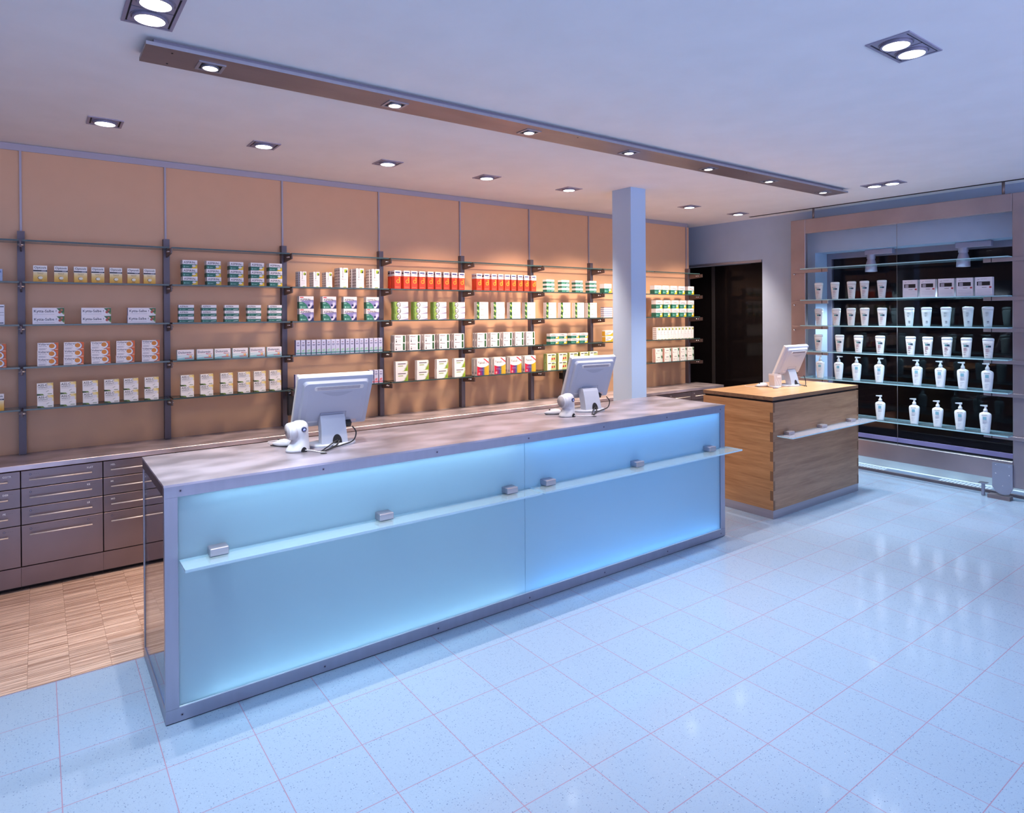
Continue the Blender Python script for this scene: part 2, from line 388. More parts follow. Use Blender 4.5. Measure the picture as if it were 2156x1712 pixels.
for i, x in enumerate(SX):
    lab = ['small square ceiling light nearest the left picture edge, above the first shelf bay', 'small square ceiling light, second from left along the back panelling',
           'small square ceiling light, third from left along the back panelling', 'small square ceiling light, fourth from left along the back panelling',
           'small square ceiling light just left of the blue column', 'small square ceiling light hidden behind the blue column',
           'small square ceiling light just right of the blue column', 'small square ceiling light nearest the dark doorway corner'][i]
    if i == 5: continue
    downlight(1, lab, (x, 4.285, ZC), 0, 'small square lights along the back shelves')
for i, x in enumerate(SX):
    spot('back_row_lamp', (x, 4.285, ZC - .03), [40, 62, 92, 125, 205, 155, 155, 140][i], WARM, 76 if i < 2 else 96, .7, (0, -.05 if i < 2 else .32, -1), .11)
TW = [((2.87, 1.195), 0., 'twin square ceiling light alone at the upper right of the picture'), ((.335, 2.615), PI / 2, 'twin square ceiling light cut by the top picture edge'),
      ((5.79, 2.58), PI / 2, 'twin ceiling light beyond the far end of the steel light bar')]
for (x, y), rz, lab in TW:
    downlight(2, lab, (x, y, ZC), rz, 'twin square ceiling lights')
    for s in (-.072, .072):
        spot('twin_lamp', (x + s * math.cos(rz), y + s * math.sin(rz), ZC - .03), 108, COOL, 80, .85)

# long steel light bar over the counter
bar = thing('ceiling_light_bar', 'long flat steel light bar with seven small spotlights over the counter', 'light bar', (0, 0, ZC))
b = MB().box(.372, 5.73, 2.892, 3.05, -.021, 0, M_STRIP); b.build('mounting_box', bar)
b = MB().box(.343, 5.762, 2.866, 3.074, -.035, -.021, M_PLATE)
b.box(.343, 5.762, 2.8645, 2.866, -.035, -.021, M_ALU)
for x, y in ((.44, 2.91), (.44, 3.04), (2.6, 2.9), (4.3, 2.9)): b.cyl((x, y), .004, -.0362, -.035, M_GAP, 10)
b.build('light_plate', bar)
BX = [.593, 1.443, 2.29, 3.115, 3.942, 4.715, 5.544]
for i, x in enumerate(BX):
    sp = MB()
    for x0, x1, y0, y1 in ((-.052, .052, -.052, -.040), (-.052, .052, .040, .052), (-.052, -.040, -.04, .04), (.040, .052, -.04, .04)): sp.box(x + x0, x + x1, 2.975 + y0, 2.975 + y1, -.039, -.035, M_ALU)
    sp.box(x - .04, x + .04, 2.935, 3.015, -.0358, -.035, M_GAP)
    so = sp.build('spotlight', bar)
    MB().ringz((x, 2.975), .029, .034, -.044, -.0358, M_ALU, 24).cyl((x, 2.975), .029, -.042, -.036, M_LENSW).build('lens', so)
    spot('bar_lamp', (x, 2.975, ZC - .06), 62, (1., .90, .84), 96, .6, r=.018)

# ------------------------------------------------------------------ back shelf system
def make_post(x, lab, full=True):
    t = thing('shelf_post', lab, 'shelf post', (x, YB, 0), 0, 'slate posts of the back shelving')
    MB().box(-.019, .019, -.05, -.001, .7375, 2.128, M_POST).build('upright', t)
    MB().box(-.006, .006, -.012, -.001, 2.128, ZC - .045, M_TRIM).build('cover_strip', t)
    for z in SZ:
        p = MB().prism([(-.245, 0), (-.05, 0), (-.05, -.05), (-.07, -.05), (-.245, -.036)], -.004, .004, M_BRKT, Matrix.Rotation(PI / 2, 4, 'Z') @ Matrix.Scale(1, 4))
        # prism lies in local xz; turn it so it reaches out along -y
        o = p.build('bracket', t, (0, 0, z - .0105))
        bb = MB()
        for yy in (-.19, -.165): bb.add(*cyl_x(.0045, -.016, .016, yy, -.019), M_CHROME, True)
        bb.build('bolt', o)
    return t
def cyl_x(r, x0, x1, y, z, n=10):
    vs = [(x, y + r * math.cos(2 * PI * i / n), z + r * math.sin(2 * PI * i / n)) for x in (x0, x1) for i in range(n)]
    fs = [[i, (i + 1) % n, n + (i + 1) % n, n + i] for i in range(n)] + [list(range(n - 1, -1, -1)), list(range(n, 2 * n))]
    return vs, fs
posts = ['slate shelf post nearest the left picture edge', 'slate shelf post, second from left', 'slate shelf post, third from left, behind the front monitor',
         'slate shelf post, fourth from left', 'slate shelf post, fifth from left', 'slate shelf post, sixth from left', 'slate shelf post just left of the blue column',
         'slate shelf post hidden behind the blue column', 'slate shelf post at the far right end beside the dark doorway']
p0 = make_post(PX[0], posts[0])
for i in range(1, 9):
    if i == 7: continue
    dup(p0, (PX[i], YB, 0), posts[i])
BAY = ['cut-off left', 'first full', 'second full', 'third full', 'fourth full', 'fifth full', 'sixth full', 'column', 'last']
g0 = None
for i in range(-1, 8):
    xa = PX[i] if i >= 0 else PX[0] - .8035
    for k, z in enumerate(SZ):
        lab = '%s glass shelf from the top in the %s bay of the back shelving' % (ORD[k + 1], BAY[i + 1])
        if g0 is None:
            g0 = MB().box(.0085, .795, 0, .155, -.010, 0, M_SHEET, edge=M_EDGE).build('glass_shelf')
            o = g0
        else: o = g0.copy(); COL.objects.link(o)
        o.location = (xa, 4.915, z); tag(o, lab, 'shelf', 'glass shelves on the back wall')

# ------------------------------------------------------------------ medicine boxes
W_, G_, BL, RD = 'f2eef0', '8a8a92', '26243a', 'c8281c'
def lines(x0, x1, z0, n, dz, c='9a98a4', t=.0016, ratio=(1, .8, .9, .6)):
    return [('r', x0, z0 - i * dz, x0 + (x1 - x0) * ratio[i % 4], z0 - i * dz + t, c) for i in range(n)]
def grad(x0, z0, x1, z1, ca, cb, n=8, vert=True):
    A = [int(ca[i:i + 2], 16) for i in (0, 2, 4)]; B = [int(cb[i:i + 2], 16) for i in (0, 2, 4)]; o = []
    for k in range(n):
        c = '%02x%02x%02x' % tuple(int(a + (b - a) * k / (n - 1)) for a, b in zip(A, B))
        if vert: o.append(('r', x0, z1 - (z1 - z0) * (k + 1) / n, x1, z1 - (z1 - z0) * k / n, c))
        else: o.append(('r', x0 + (x1 - x0) * k / n, z0, x0 + (x1 - x0) * (k + 1) / n, z1, c))
    return o
def disc(cx, cz, r, c, rz=None, a0=0, a1=2 * PI, n=18):
    rz = rz or r; return ('p', [(cx + r * math.cos(a0 + (a1 - a0) * i / n), cz + rz * math.sin(a0 + (a1 - a0) * i / n)) for i in range(n + (0 if a1 - a0 >= 2 * PI - .01 else 1))], c)
def box_mesh(name, w, h, d, body, art, side=None, top=None):
    b = MB(); mats = [paper(body)] * 6
    x = w / 2
    b.box(-x, x, 0, d, 0, h, paper(body))
    y = -.0002
    for a in art:
        if a[0] == 'r': b.flat([(a[1], a[2]), (a[3], a[2]), (a[3], a[4]), (a[1], a[4])], y, paper(a[5]))
        elif a[0] == 'p': b.flat(a[1], y, paper(a[2]))
        elif a[0] == 't': b.text(a[1], a[2], a[3], a[4], paper(a[5]), y, a[6] if len(a) > 6 else 'LEFT', a[7] if len(a) > 7 else 0., bold=.012)
        y -= .00006
    for (z0, z1, y0, y1, c) in (side or []):
        for sx, o in ((-x - .0002, [0, 1, 2, 3]), (x + .0002, [3, 2, 1, 0])):
            v = [(sx, d * y0, z0), (sx, d * y1, z0), (sx, d * y1, z1), (sx, d * y0, z1)]; b.add(v, [o[::-1]], paper(c))
    return b.mesh(name)
def asp(w, h, word='ASPIRIN', plus='PLUS C', yellow=True):
    x = w / 2; a = [('r', -x, 0, x, h * .5, '1f6a5c')]
    if yellow: a += [('p', [(x, 0), (x, h * .46), (x - w * .16, h * .36), (x - w * .34, h * .12), (x - w * .42, 0)], 'e8c21e'), disc(x - w * .24, h * .30, w * .13, 'dfe3e6', h * .13)]
    else: a += [('p', [(x - w * .42, h * .12), (x - w * .06, h * .22), (x - w * .06, h * .3), (x - w * .36, h * .22)], 'cfe0e0')]
    a += [disc(-x + w * .12, h * .2, h * .1, '74b0a4'), ('r', -x + w * .22, h * .17, -x + w * .44, h * .23, '8fc0b6')]
    a += [('t', word, -x + w * .07, h * .60, min(w * .225, h * .36), BL)]
    if plus: a += [('t', plus, x - w * .27, h * .60, w * .085, '5a586a')]
    return a
x = .0345
T = {}
T['optovit'] = (.069, .099, .04, 'f0ecea', grad(-x, 0, x, .060, 'f3e3b4', 'e2a520', 9) + [('t', 'Optovit', 0, .080, .0185, BL, 'CENTER'), ('r', -x, .063, x, .071, '1d1b20'), ('r', .006, .0645, .028, .0695, '8b8892'),
    ('t', 'Vitamin E', 0, .050, .008, '6a4a20', 'CENTER'), ('r', -.014, .044, .014, .0452, 'b58a40'), disc(0, .024, .0125, '3a3020', .0105), disc(.0015, .0245, .0112, 'f1ead2', .0088), ('r', -.009, .006, .009, .009, '9a5a20')],
    [(0, .06, 0, 1, 'e6b040')])
T['kytta'] = (.159, .050, .045, 'f1eef2', [('t', 'Kytta-Salbe', -.073, .022, .022, '1e2440'), ('t', 'f', .036, .024, .016, '1e2440'), ('r', -.07, .010, .03, .0115, 'a8a8b4'),
    ('p', [(.040, .047), (.0795, .049), (.0795, .012), (.066, .018), (.056, .03)], '3f6a34'), ('p', [(.046, .044), (.060, .02), (.052, .04)], '274a26'), disc(.057, .022, .008, 'b44a3c'), disc(.066, .036, .006, 'c86a52'),
    ('p', [(.068, .012), (.079, .022), (.079, .006)], '86a04c'), disc(.062, .011, .006, 'e6e2dc')], [(0, .05, 0, 1, '6f8ed6')])
T['voltaren'] = (.104, .047, .03, 'f3eff0', [('p', [(.018, 0), (.052, 0), (.052, .047), (.030, .047), (.04, .03), (.034, .012)], 'd8641e'), disc(.022, .024, .0215, '5a5f7c', .022), disc(.020, .0245, .0205, 'eff0f4', .0205), disc(.019, .027, .0145, 'd9892a', .014),
    ('t', 'Voltaren', -.048, .033, .0165, '22244a'), ('t', 'Dolo 12,5 mg', -.046, .024, .007, '5a5a78')] + lines(-.046, -.006, .012, 3, .004) + [('r', .034, .003, .05, .007, 'f0d0b8')], [(0, .047, 0, 1, 'd8641e')])
T['ass'] = (.081, .0745, .03, 'f2f1ee', [('p', [(.0405, .0745), (.0405, .036), (.02, .05), (.008, .0745)], 'f0e0a0'), ('p', [(.0405, .0745), (.0405, .056), (.024, .0745)], 'ecd070'), disc(.024, .05, .012, 'e4e4ea', .009), ('t', 'ASS-C', -.036, .056, .019, '20201e'), ('t', 'ratiopharm', -.036, .046, .0105, '2a2a28'),
    ('r', -.036, .040, .02, .0412, 'a0a0a0'), ('r', -.036, .036, .008, .037, 'b0b0b0'), ('p', [(-.0405, .0), (-.004, 0), (-.012, .009), (-.0405, .011)], '6f8c3c'), ('p', [(-.0405, .0), (-.02, 0), (-.026, .008), (-.0405, .010)], '2f4a1e'),
    ('p', [(.004, .022), (.018, .030), (.019, .027), (.006, .019)], 'b6bcae'), ('r', .012, .006, .034, .010, '8a9a70')], [(0, .011, 0, 1, '4a6428')])
T['aspplus'] = (.092, .056, .075, 'f1eef2', asp(.092, .056), [(0, .028, 0, 1, '1f6a5c')])
T['aspsmall'] = (.094, .040, .045, 'f1eef2', asp(.094, .040, plus='', yellow=False), [(0, .02, 0, 1, '1f6a5c')])
T['dolormin'] = (.104, .069, .03, 'f2eff2', grad(-.052, 0, .052, .036, 'e4eef0', '7fbcc6', 6) + [('p', [(-.052, .02), (.052, .034), (.052, .026), (-.052, .012)], 'dcebee'), ('t', 'Dolormin', -.046, .044, .0205, '33345a'), ('t', 'Migräne', .006, .033, .0115, 'c4405a'),
    disc(.03, .022, .0085, 'e8a04c'), disc(.0285, .024, .005, 'f4d6a0'), ('r', -.006, .008, .046, .013, 'c2566a')], [(0, .069, 0, 1, 'c2dde2')])
def bron(w, h): return [('t', 'Bronchicum', -w * .08, h * .52, h * .105, '23232c', 'LEFT', PI / 2), ('r', w * .05, h * .76, w * .42, h * .93, '9cb824'), ('p', [(w * .2, h * .76), (w * .42, h * .76), (w * .42, h * .9), (w * .3, h * .86)], '16180c')] + \
    [('r', -w * .28, h * .40, w * .3, h * .412, '77777f'), ('t', 'Mono', -w * .3, h * .43, h * .045, '55555f')] + lines(-w * .36, w * .36, h * .32, 4, h * .055, 'b4b2ba', h * .008) + [('r', -w * .1, h * .01, w * .3, h * .045, '9cb824')]
BS = lambda h: [(h * k, h * (k + .06), .1, .9, 'b0a8ae') for k in (.1, .25, .4, .55, .7, .85)]
T['bronlo'] = (.048, .117, .03, 'efecee', bron(.048, .117), BS(.117)); T['bronhi'] = (.066, .156, .042, 'efecee', bron(.066, .156), BS(.156)); T['brontall'] = (.0555, .138, .06, 'f0edef', bron(.0555, .138), BS(.138))
T['complex'] = (.109, .094, .05, 'f2eff1', [('r', -.0545, 0, .0545, .052, '2f7a66'), ('p', [(-.05, .06), (.0545, .066), (.0545, .0), (.012, 0), (.002, .03), (-.02, .048)], '8c88c0'), ('p', [(.022, 0), (.0545, 0), (.0545, .03), (.04, .018), (.02, .036), (.008, .03)], '23265e'),
    disc(.036, .040, .014, 'b8b8dc'), disc(.022, .011, .010, 'e6e6ee', .008), ('p', [(.024, .012), (.032, .044), (.044, .044), (.036, .01)], 'dcdcec'), ('t', 'ASPIRIN', -.047, .062, .0215, BL), ('t', 'COMPLEX', .012, .063, .0085, '4a4a5c'), ('r', -.052, .038, -.03, .044, '9cc4b8'), disc(-.04, .012, .007, '9cd0c0'), ('r', -.03, .007, -.006, .016, '7ab4a4'),
    ('r', -.049, .082, -.022, .089, 'd2433c')], [(0, .052, 0, 1, '2f7a66')])
T['plainc'] = T['complex'][:4] + (T['complex'][4][:-1], T['complex'][5])
def eye(c): return [('p', [(-.012, .088), (-.006, .094), (.006, .094), (.012, .088), (.006, .091), (-.006, .091)], '2a2c58'), disc(0, .0895, .0028, '7a2c3c'), ('r', -.011, .071, .011, .078, '6870a0'), ('r', -.009, .064, .009, .068, '9aa2c8'), ('r', -.011, .050, .009, .0515, 'a6aed2'),
    ('p', [(-.011, .022), (.010, .024), (.010, .043), (-.011, .036)], c), ('r', -.0165, .006, .0165, .018, c if c != '9cc8b8' else '5c9a9a')]
T['eyeteal'] = (.0335, .112, .033, 'c9d0ec', eye('9cc8b8'), [(0, .112, 0, 1, '6a70b0')]); T['eyered'] = (.0335, .107, .033, 'c9d0ec', [a for a in eye('d8747c')], [(0, .107, 0, 1, '6a70b0')])
T['red'] = (.0575, .152, .04, 'c83a24', [('r', -.0288, .106, .0288, .152, 'eeeaf0'), ('r', -.022, .131, .022, .142, '2c3474'), ('r', .0, .121, .024, .126, 'e0622c'), disc(.004, .062, .0165, 'f0a030'), disc(.004, .062, .011, 'd2461e'), ('p', [(.013, .05), (.020, .05), (.020, .096), (.004, .094), (.013, .086)], 'f0a030'),
    ('r', -.024, .012, .018, .015, 'e88a70'), ('r', -.024, .098, -.004, .101, 'e06a4c')], [(.106, .152, 0, 1, 'cfc6d4'), (.126, .138, .1, .9, '9a3450')])
T['redpink'] = T['red'][:4] + ([a if i != 2 else ('r', .0, .121, .024, .126, 'd02c5c') for i, a in enumerate(T['red'][4])], T['red'][5])
T['swirl'] = (.131, .050, .05, 'f0eef4', [('p', [(-.0655, 0), (-.02, 0), (-.03, .05), (-.0655, .05)], '8fae56'), ('p', [(-.0655, 0), (-.05, 0), (-.056, .05), (-.0655, .05)], '5c7c30'), disc(-.022, .026, .019, '1c1c22', .0225), disc(-.022, .026, .0145, 'eef0ee', .018), ('t', '4G', -.022, .014, .026, '1c1c22', 'CENTER'),
    ('p', [(-.01, 0), (.0655, 0), (.0655, .014), (.03, .006)], '9a98b8'), ('r', .012, .018, .05, .021, 'a8a6c4'), ('r', .02, .024, .055, .0255, 'b8b6d0')], [(0, .05, 0, 1, '7a9a48')])
T['greenbar'] = (.102, .0645, .04, 'f3f0f2', [('r', .026, .004, .044, .060, '1f5426'), ('r', .026, .031, .044, .033, '3f7a42'), ('r', .026, .046, .044, .048, '3f7a42'), ('r', -.044, .048, .006, .053, '8a8892'), ('r', -.044, .055, -.02, .057, 'a0a0a8'), ('p', [(-.040, .006), (-.030, .006), (-.031, .016), (-.0335, .022), (-.0365, .022), (-.039, .016)], '26262a'),
    disc(-.035, .029, .0035, '4a4a50')] + lines(-.022, .016, .024, 3, .006, 'd0ced6'), [(0, .064, .08, .4, 'b8aeb4'), (.01, .055, .55, .8, '8a7c84')])
T['lime'] = (.111, .082, .04, 'f4f2f3', [('p', [(.0555, 0), (.0555, .062), (.046, .04), (.03, .012), (.016, 0)], '9ebc3c'), ('p', [(.024, .002), (.05, .006), (.046, .03), (.026, .026)], '7fa42a'), ('p', [(.0, 0), (.02, .006), (.044, .05), (.05, .082), (.0555, .082), (.0555, .075), (.05, .05), (.03, .012), (.018, 0)], 'b8c0a8'),
    ('r', -.036, .058, .036, .066, '6a6872'), ('r', -.034, .040, .012, .048, 'a8c08c'), ('r', -.032, .043, .006, .045, '6f8a58')], [(0, .082, .0, .35, 'd8d2d6')])
T['lefax'] = (.125, .051, .045, 'f3f0f1', [('r', -.0625, 0, -.034, .051, '1f4a26'), disc(-.046, .02, .009, '8fb45a', .012), disc(-.052, .04, .006, '4a7a3a'), disc(-.0555, .028, .004, 'e8eee0'), ('t', 'Lefax', -.028, .030, .019, '6a6a72'), ('r', .022, .031, .046, .0345, '8a8a92'), ('r', -.028, .018, .044, .0195, 'b0b0b6'), ('r', -.028, .009, .03, .0105, 'c4c4ca')], [(0, .051, .2, .8, 'd6d0d6')])
tal = grad(-.063, 0, -.033, .088, 'c8203c', 'c8203c', 2) + grad(-.040, 0, .006, .088, 'b02448', '4a3a96', 5, False) + grad(.0, 0, .022, .088, '3c5a9a', '9c9440', 5, False) + grad(.018, 0, .063, .088, 'c8a030', 'eeb428', 4, False)
T['talcid'] = (.126, .154, .045, 'f3f0f1', tal + [('p', [(x_, .112 - .040 * math.sqrt(1 - min(1, ((x_ + .006) / .078) ** 2))) for x_ in [-.063 + .0063 * i for i in range(21)]] + [(.063, .154), (-.063, .154)], 'f3f0f1'), ('r', -.063, .112, .063, .154, 'f3f0f1'), ('p', [(.0, .150), (.018, .151), (.063, .118), (.063, .104)], 'd23a50'), ('t', 'Talcid', -.056, .104, .030, '3a2838'), ('r', .022, .108, .044, .112, 'e08a98'),
    disc(-.042, .016, .009, 'e8a0a8', .011), ('r', -.046, .05, .0, .053, 'a08ac0'), ('r', -.046, .042, .016, .045, '9a84bc')], [(.02, .14, .35, .55, '6a5a70'), (.01, .03, .2, .8, 'a898a8')])
T['cherry'] = (.116, .080, .05, 'b8cc90', [('p', [(-.054, .0), (-.01, 0), (.0, .04), (.01, .08), (-.054, .08)], 'eef0ea'), ('r', -.058, .066, .058, .080, 'f4f4ee'), ('r', -.042, .062, -.006, .070, '2c3a2c'), ('r', .002, .063, .042, .071, '2c3a2c'), disc(.010, .030, .0085, 'b41e1e', .012), disc(.036, .032, .0085, 'b41e1e', .012), ('r', -.058, .0, -.052, .08, 'd8c070')],
    [(0, .08, 0, 1, '8ca45c'), (.0, .07, .3, .6, 'c8c8a8')])
T['asptall'] = (.104, .094, .07, 'f1eef2', asp(.104, .094, 'ASPIRIN', 'EFFECT'), [(0, .047, 0, 1, '1f6a5c')])
T['aspflat'] = (.098, .0395, .06, 'f1eef2', asp(.098, .0395, 'ASPIRIN', '', False), [(0, .02, 0, 1, '1f6a5c')])
T['aspyel'] = (.106, .051, .06, 'f1eef2', asp(.106, .051), [(0, .025, 0, 1, '1f6a5c')])
T['bluestripe'] = (.122, .021, .05, 'f0eef4', [('r', -.061, .015, .061, .021, '5a64a4'), ('r', -.03, .006, .03, .010, '9aa0c0')], [(.015, .021, 0, 1, '5a64a4')])
T['cetebe'] = (.111, .060, .05, 'f2efe8', [('p', [(-.0555, 0), (.0555, 0), (.0555, .04), (.02, .016), (-.0555, .008)], 'e2b02c'), ('t', 'Cetebe', -.046, .034, .024, '5a4a58'), ('r', -.05, .018, -.008, .024, '4a58a0')], [(0, .05, 0, 1, 'd8a434')])
T['plain'] = (.111, .069, .05, 'efecee', [('r', -.04, .05, .03, .056, '8a8894')] + lines(-.04, .04, .036, 3, .008), [(.02, .06, .2, .6, '8a88a8')])
T['leaf'] = (.113, .076, .05, 'eef2ee', [('p', [(.02, 0), (.0565, 0), (.0565, .076), (.03, .076)], 'cfe2dc'), ('p', [(.030, .070), (.052, .072), (.0565, .05), (.044, .036), (.036, .052)], '2f6a44'), ('r', -.03, .050, .012, .056, '6a6a78'), disc(-.034, .026, .008, '8a4a54'), disc(-.030, .027, .006, 'eef2ee')] + lines(-.018, .014, .030, 3, .006, 'b4bcb8'), [(0, .076, .1, .9, 'd2a8a0')])
T['paleblue'] = (.07, .071, .04, 'a4b8dc', [('r', -.03, .05, .03, .06, '6a80b4'), ('r', -.03, .03, .02, .034, 'd4def0')], None)
T['whitetall'] = (.085, .119, .04, 'ecebf2', [('r', -.02, .104, .04, .109, '3a3a48'), ('r', .0, .07, .04, .073, '9a9aa8'), ('r', .0, .055, .04, .058, 'b0b0bc'), ('r', .02, .006, .038, .014, '7a7a88')], None)
MESH = {k: box_mesh(k, *v) for k, v in T.items()}

LOOK = {'optovit': 'white and yellow vitamin box', 'kytta': 'wide white ointment box with flowers', 'voltaren': 'white and orange pill box with swirl', 'ass': 'white pill box with green corner',
        'aspplus': 'white and green box with yellow corner', 'aspsmall': 'small white and green box', 'dolormin': 'white and pale teal box', 'bronlo': 'short white cough syrup carton', 'bronhi': 'tall white cough syrup carton',
        'complex': 'white, green and violet box', 'plainc': 'white, green and violet box', 'eyeteal': 'narrow pale blue carton with teal foot', 'eyered': 'narrow pale blue carton with red foot', 'red': 'tall red carton with white top', 'redpink': 'tall red carton with white top',
        'swirl': 'green and white box with black swirl', 'greenbar': 'white box with green bar', 'lime': 'white box with lime corner', 'lefax': 'white box with dark green edge', 'talcid': 'tall white box with rainbow base',
        'aspflat': 'flat white and green box', 'aspyel': 'white and green box with yellow corner', 'cherry': 'green box with two red berries', 'asptall': 'square green box with yellow dot', 'bluestripe': 'flat white box with blue stripe',
        'cetebe': 'white and yellow vitamin box', 'plain': 'plain white box', 'brontall': 'slim white carton', 'leaf': 'white box with green leaf', 'paleblue': 'pale blue box', 'whitetall': 'tall white box'}
BAYN = {0: 'cut-off left bay', 1: 'first full bay', 2: 'second full bay', 3: 'third full bay', 4: 'fourth full bay', 5: 'fifth full bay', 6: 'sixth full bay', 7: 'bay left of column', 8: 'bay right of column'}
TIER = {2: ['bottom', 'top'], 3: ['bottom', 'middle', 'top'], 5: ['bottom', 'second-lowest', 'middle', 'second-highest', 'top']}
def row(kind, bay, shelf, xs, n=1, deep=1, first=1, alt=None, cut=False, yoff=0.):
    w, h, d = T[kind][:3]; z = SZ[shelf - 1]; total = len(xs)
    for i, x in enumerate(xs):
        nd = deep[i] if isinstance(deep, (list, tuple)) else deep
        for j in range(n):
            kk = alt.get((i, j), kind) if alt else kind
            for q in range(nd):
                o = bpy.data.objects.new('medicine_carton' if h > .1 else 'medicine_box', MESH[kk]); COL.objects.link(o)
                jit = random.uniform(-.0018, .0018) if q == 0 else random.uniform(-.004, .004)
                o.location = (x + jit, 4.93 + yoff + q * (d + .003), z + .0004 + j * (h + .0003)); o.rotation_euler = (0, 0, random.uniform(-.025, .025))
                lab = LOOK[kk]
                if total > 1 or n > 1:
                    st = ORD[i + first]
                    if n > 1: lab += ', %s of %s' % (TIER[n][j], ('%s stack' % st) if total > 1 else 'the stack')
                    else: lab += ', %s from left' % st
                if q: lab += ', %s' % (['', 'one behind', 'deepest behind'][q])
                lab += ', %s shelf, %s' % (ORD[shelf], BAYN[bay])
                lab = ' '.join(lab.split())
                tag(o, lab, 'medicine box', '%s row on the %s shelf of the %s' % (LOOK[kind].split(',')[0], ORD[shelf], BAYN[bay]))
row('paleblue', 0, 2, [-.202]); row('whitetall', 0, 3, [-.203]); row('voltaren', 0, 4, [-.204], 3); row('optovit', 0, 5, [-.199])
row('optovit', 1, 2, [.014, .119, .218, .31, .407, .506, .601])
row('kytta', 1, 3, [.054, .3, .553], 2)
row('voltaren', 1, 4, [.048, .18, .322, .458, .602], 3)
row('ass', 1, 5, [.034, .148, .266, .382, .489, .607], 2)
row('aspplus', 2, 2, [.844, .995, 1.146, 1.288, 1.418], 3)
row('aspsmall', 2, 3, [.82, .964, 1.112, 1.264, 1.412], 3)
row('dolormin', 2, 4, [.814, .934, 1.048, 1.166, 1.283, 1.405])
row('ass', 2, 5, [.822, .944, 1.073, 1.192, 1.301, 1.409], 2)
row('bronlo', 3, 2, [1.62, 1.724, 1.824], 1, 3); row('bronhi', 3, 2, [1.944, 2.077, 2.21], 1, 3)
row('complex', 3, 3, [1.646, 1.824, 1.992, 2.184], 2, alt={(1, 0): 'plainc', (2, 0): 'plainc', (2, 1): 'plainc', (3, 1): 'plainc'})
row('eyeteal', 3, 4, [1.580, 1.619, 1.659, 1.698, 1.738, 1.776, 1.816, 1.853, 1.89, 1.929, 1.968, 2.007, 2.048, 2.087, 2.127, 2.168, 2.208, 2.247])
row('eyered', 3, 5, [1.573, 2.169, 2.210, 2.251])
row('red', 4, 2, [2.406, 2.49, 2.562, 2.638, 2.716, 2.793, 2.874, 2.953, 3.032], 1, [3, 2, 1, 1, 1, 1, 1, 1, 1], alt={(0, 0): 'redpink', (2, 0): 'redpink', (3, 0): 'redpink'})
row('swirl', 4, 3, [2.436, 2.618, 2.805, 2.996], 3)
row('greenbar', 4, 4, [2.426, 2.564, 2.705, 2.85, 3.0], 2, 2)
row('lime', 4, 5, [2.439, 2.636, 2.827, 3.003], 2)
row('red', 5, 2, [3.216, 3.299, 3.38, 3.456, 3.53, 3.605, 3.682, 3.757, 3.84], 1, [2, 1, 1, 1, 1, 1, 1, 1, 1])
row('lefax', 5, 3, [3.25, 3.433, 3.617, 3.796], 3)
row('greenbar', 5, 4, [3.243, 3.385, 3.53, 3.668, 3.8], 2, 2)
row('talcid', 5, 5, [3.249, 3.437, 3.62, 3.795], 1, 2)
row('aspflat', 6, 2, [4.049, 4.244, 4.428, 4.617], 3)
row('lefax', 6, 3, [4.056, 4.244, 4.434, 4.607], 3)
row('aspyel', 6, 4, [4.098, 4.207, 4.370, 4.488], 2)
row('cherry', 6, 5, [4.054, 4.201, 4.348, 4.490, 4.620], 2)
row('asptall', 7, 2, [4.834]); row('bluestripe', 7, 3, [4.833], 5); row('cetebe', 7, 4, [4.848], 2); row('plain', 7, 5, [4.847])
row('asptall', 8, 2, [5.613, 5.748, 5.886, 6.027, 6.193]); row('asptall', 8, 3, [5.636, 5.768, 5.914, 6.05, 6.193], 2)
row('brontall', 8, 4, [5.618, 5.675, 5.732, 5.790, 5.849, 5.908, 5.968, 6.028, 6.089, 6.150, 6.211])
row('leaf', 8, 5, [5.628, 5.778, 5.919, 6.052, 6.182], 2)

# black screens hung on the back panelling behind the counter monitors
for x, z0, lab in ((1.60, .838, 'black wall-hung screen half hidden behind the front monitor'), (4.32, .86, 'black wall-hung screen half hidden behind the far counter monitor')):
    t = thing('wall_screen', lab, 'screen', (x, 4.95, z0), 0)
    MB().box(-.10, .16, -.012, .012, 0, .185, M_DARK, .006).build('casing', t)
    MB().box(-.09, .15, -.0135, -.0121, .01, .175, M_SCREEN).build('display', t)
    MB().box(.0, .06, .012, .178, .06, .12, M_DARK).build('wall_arm', t)

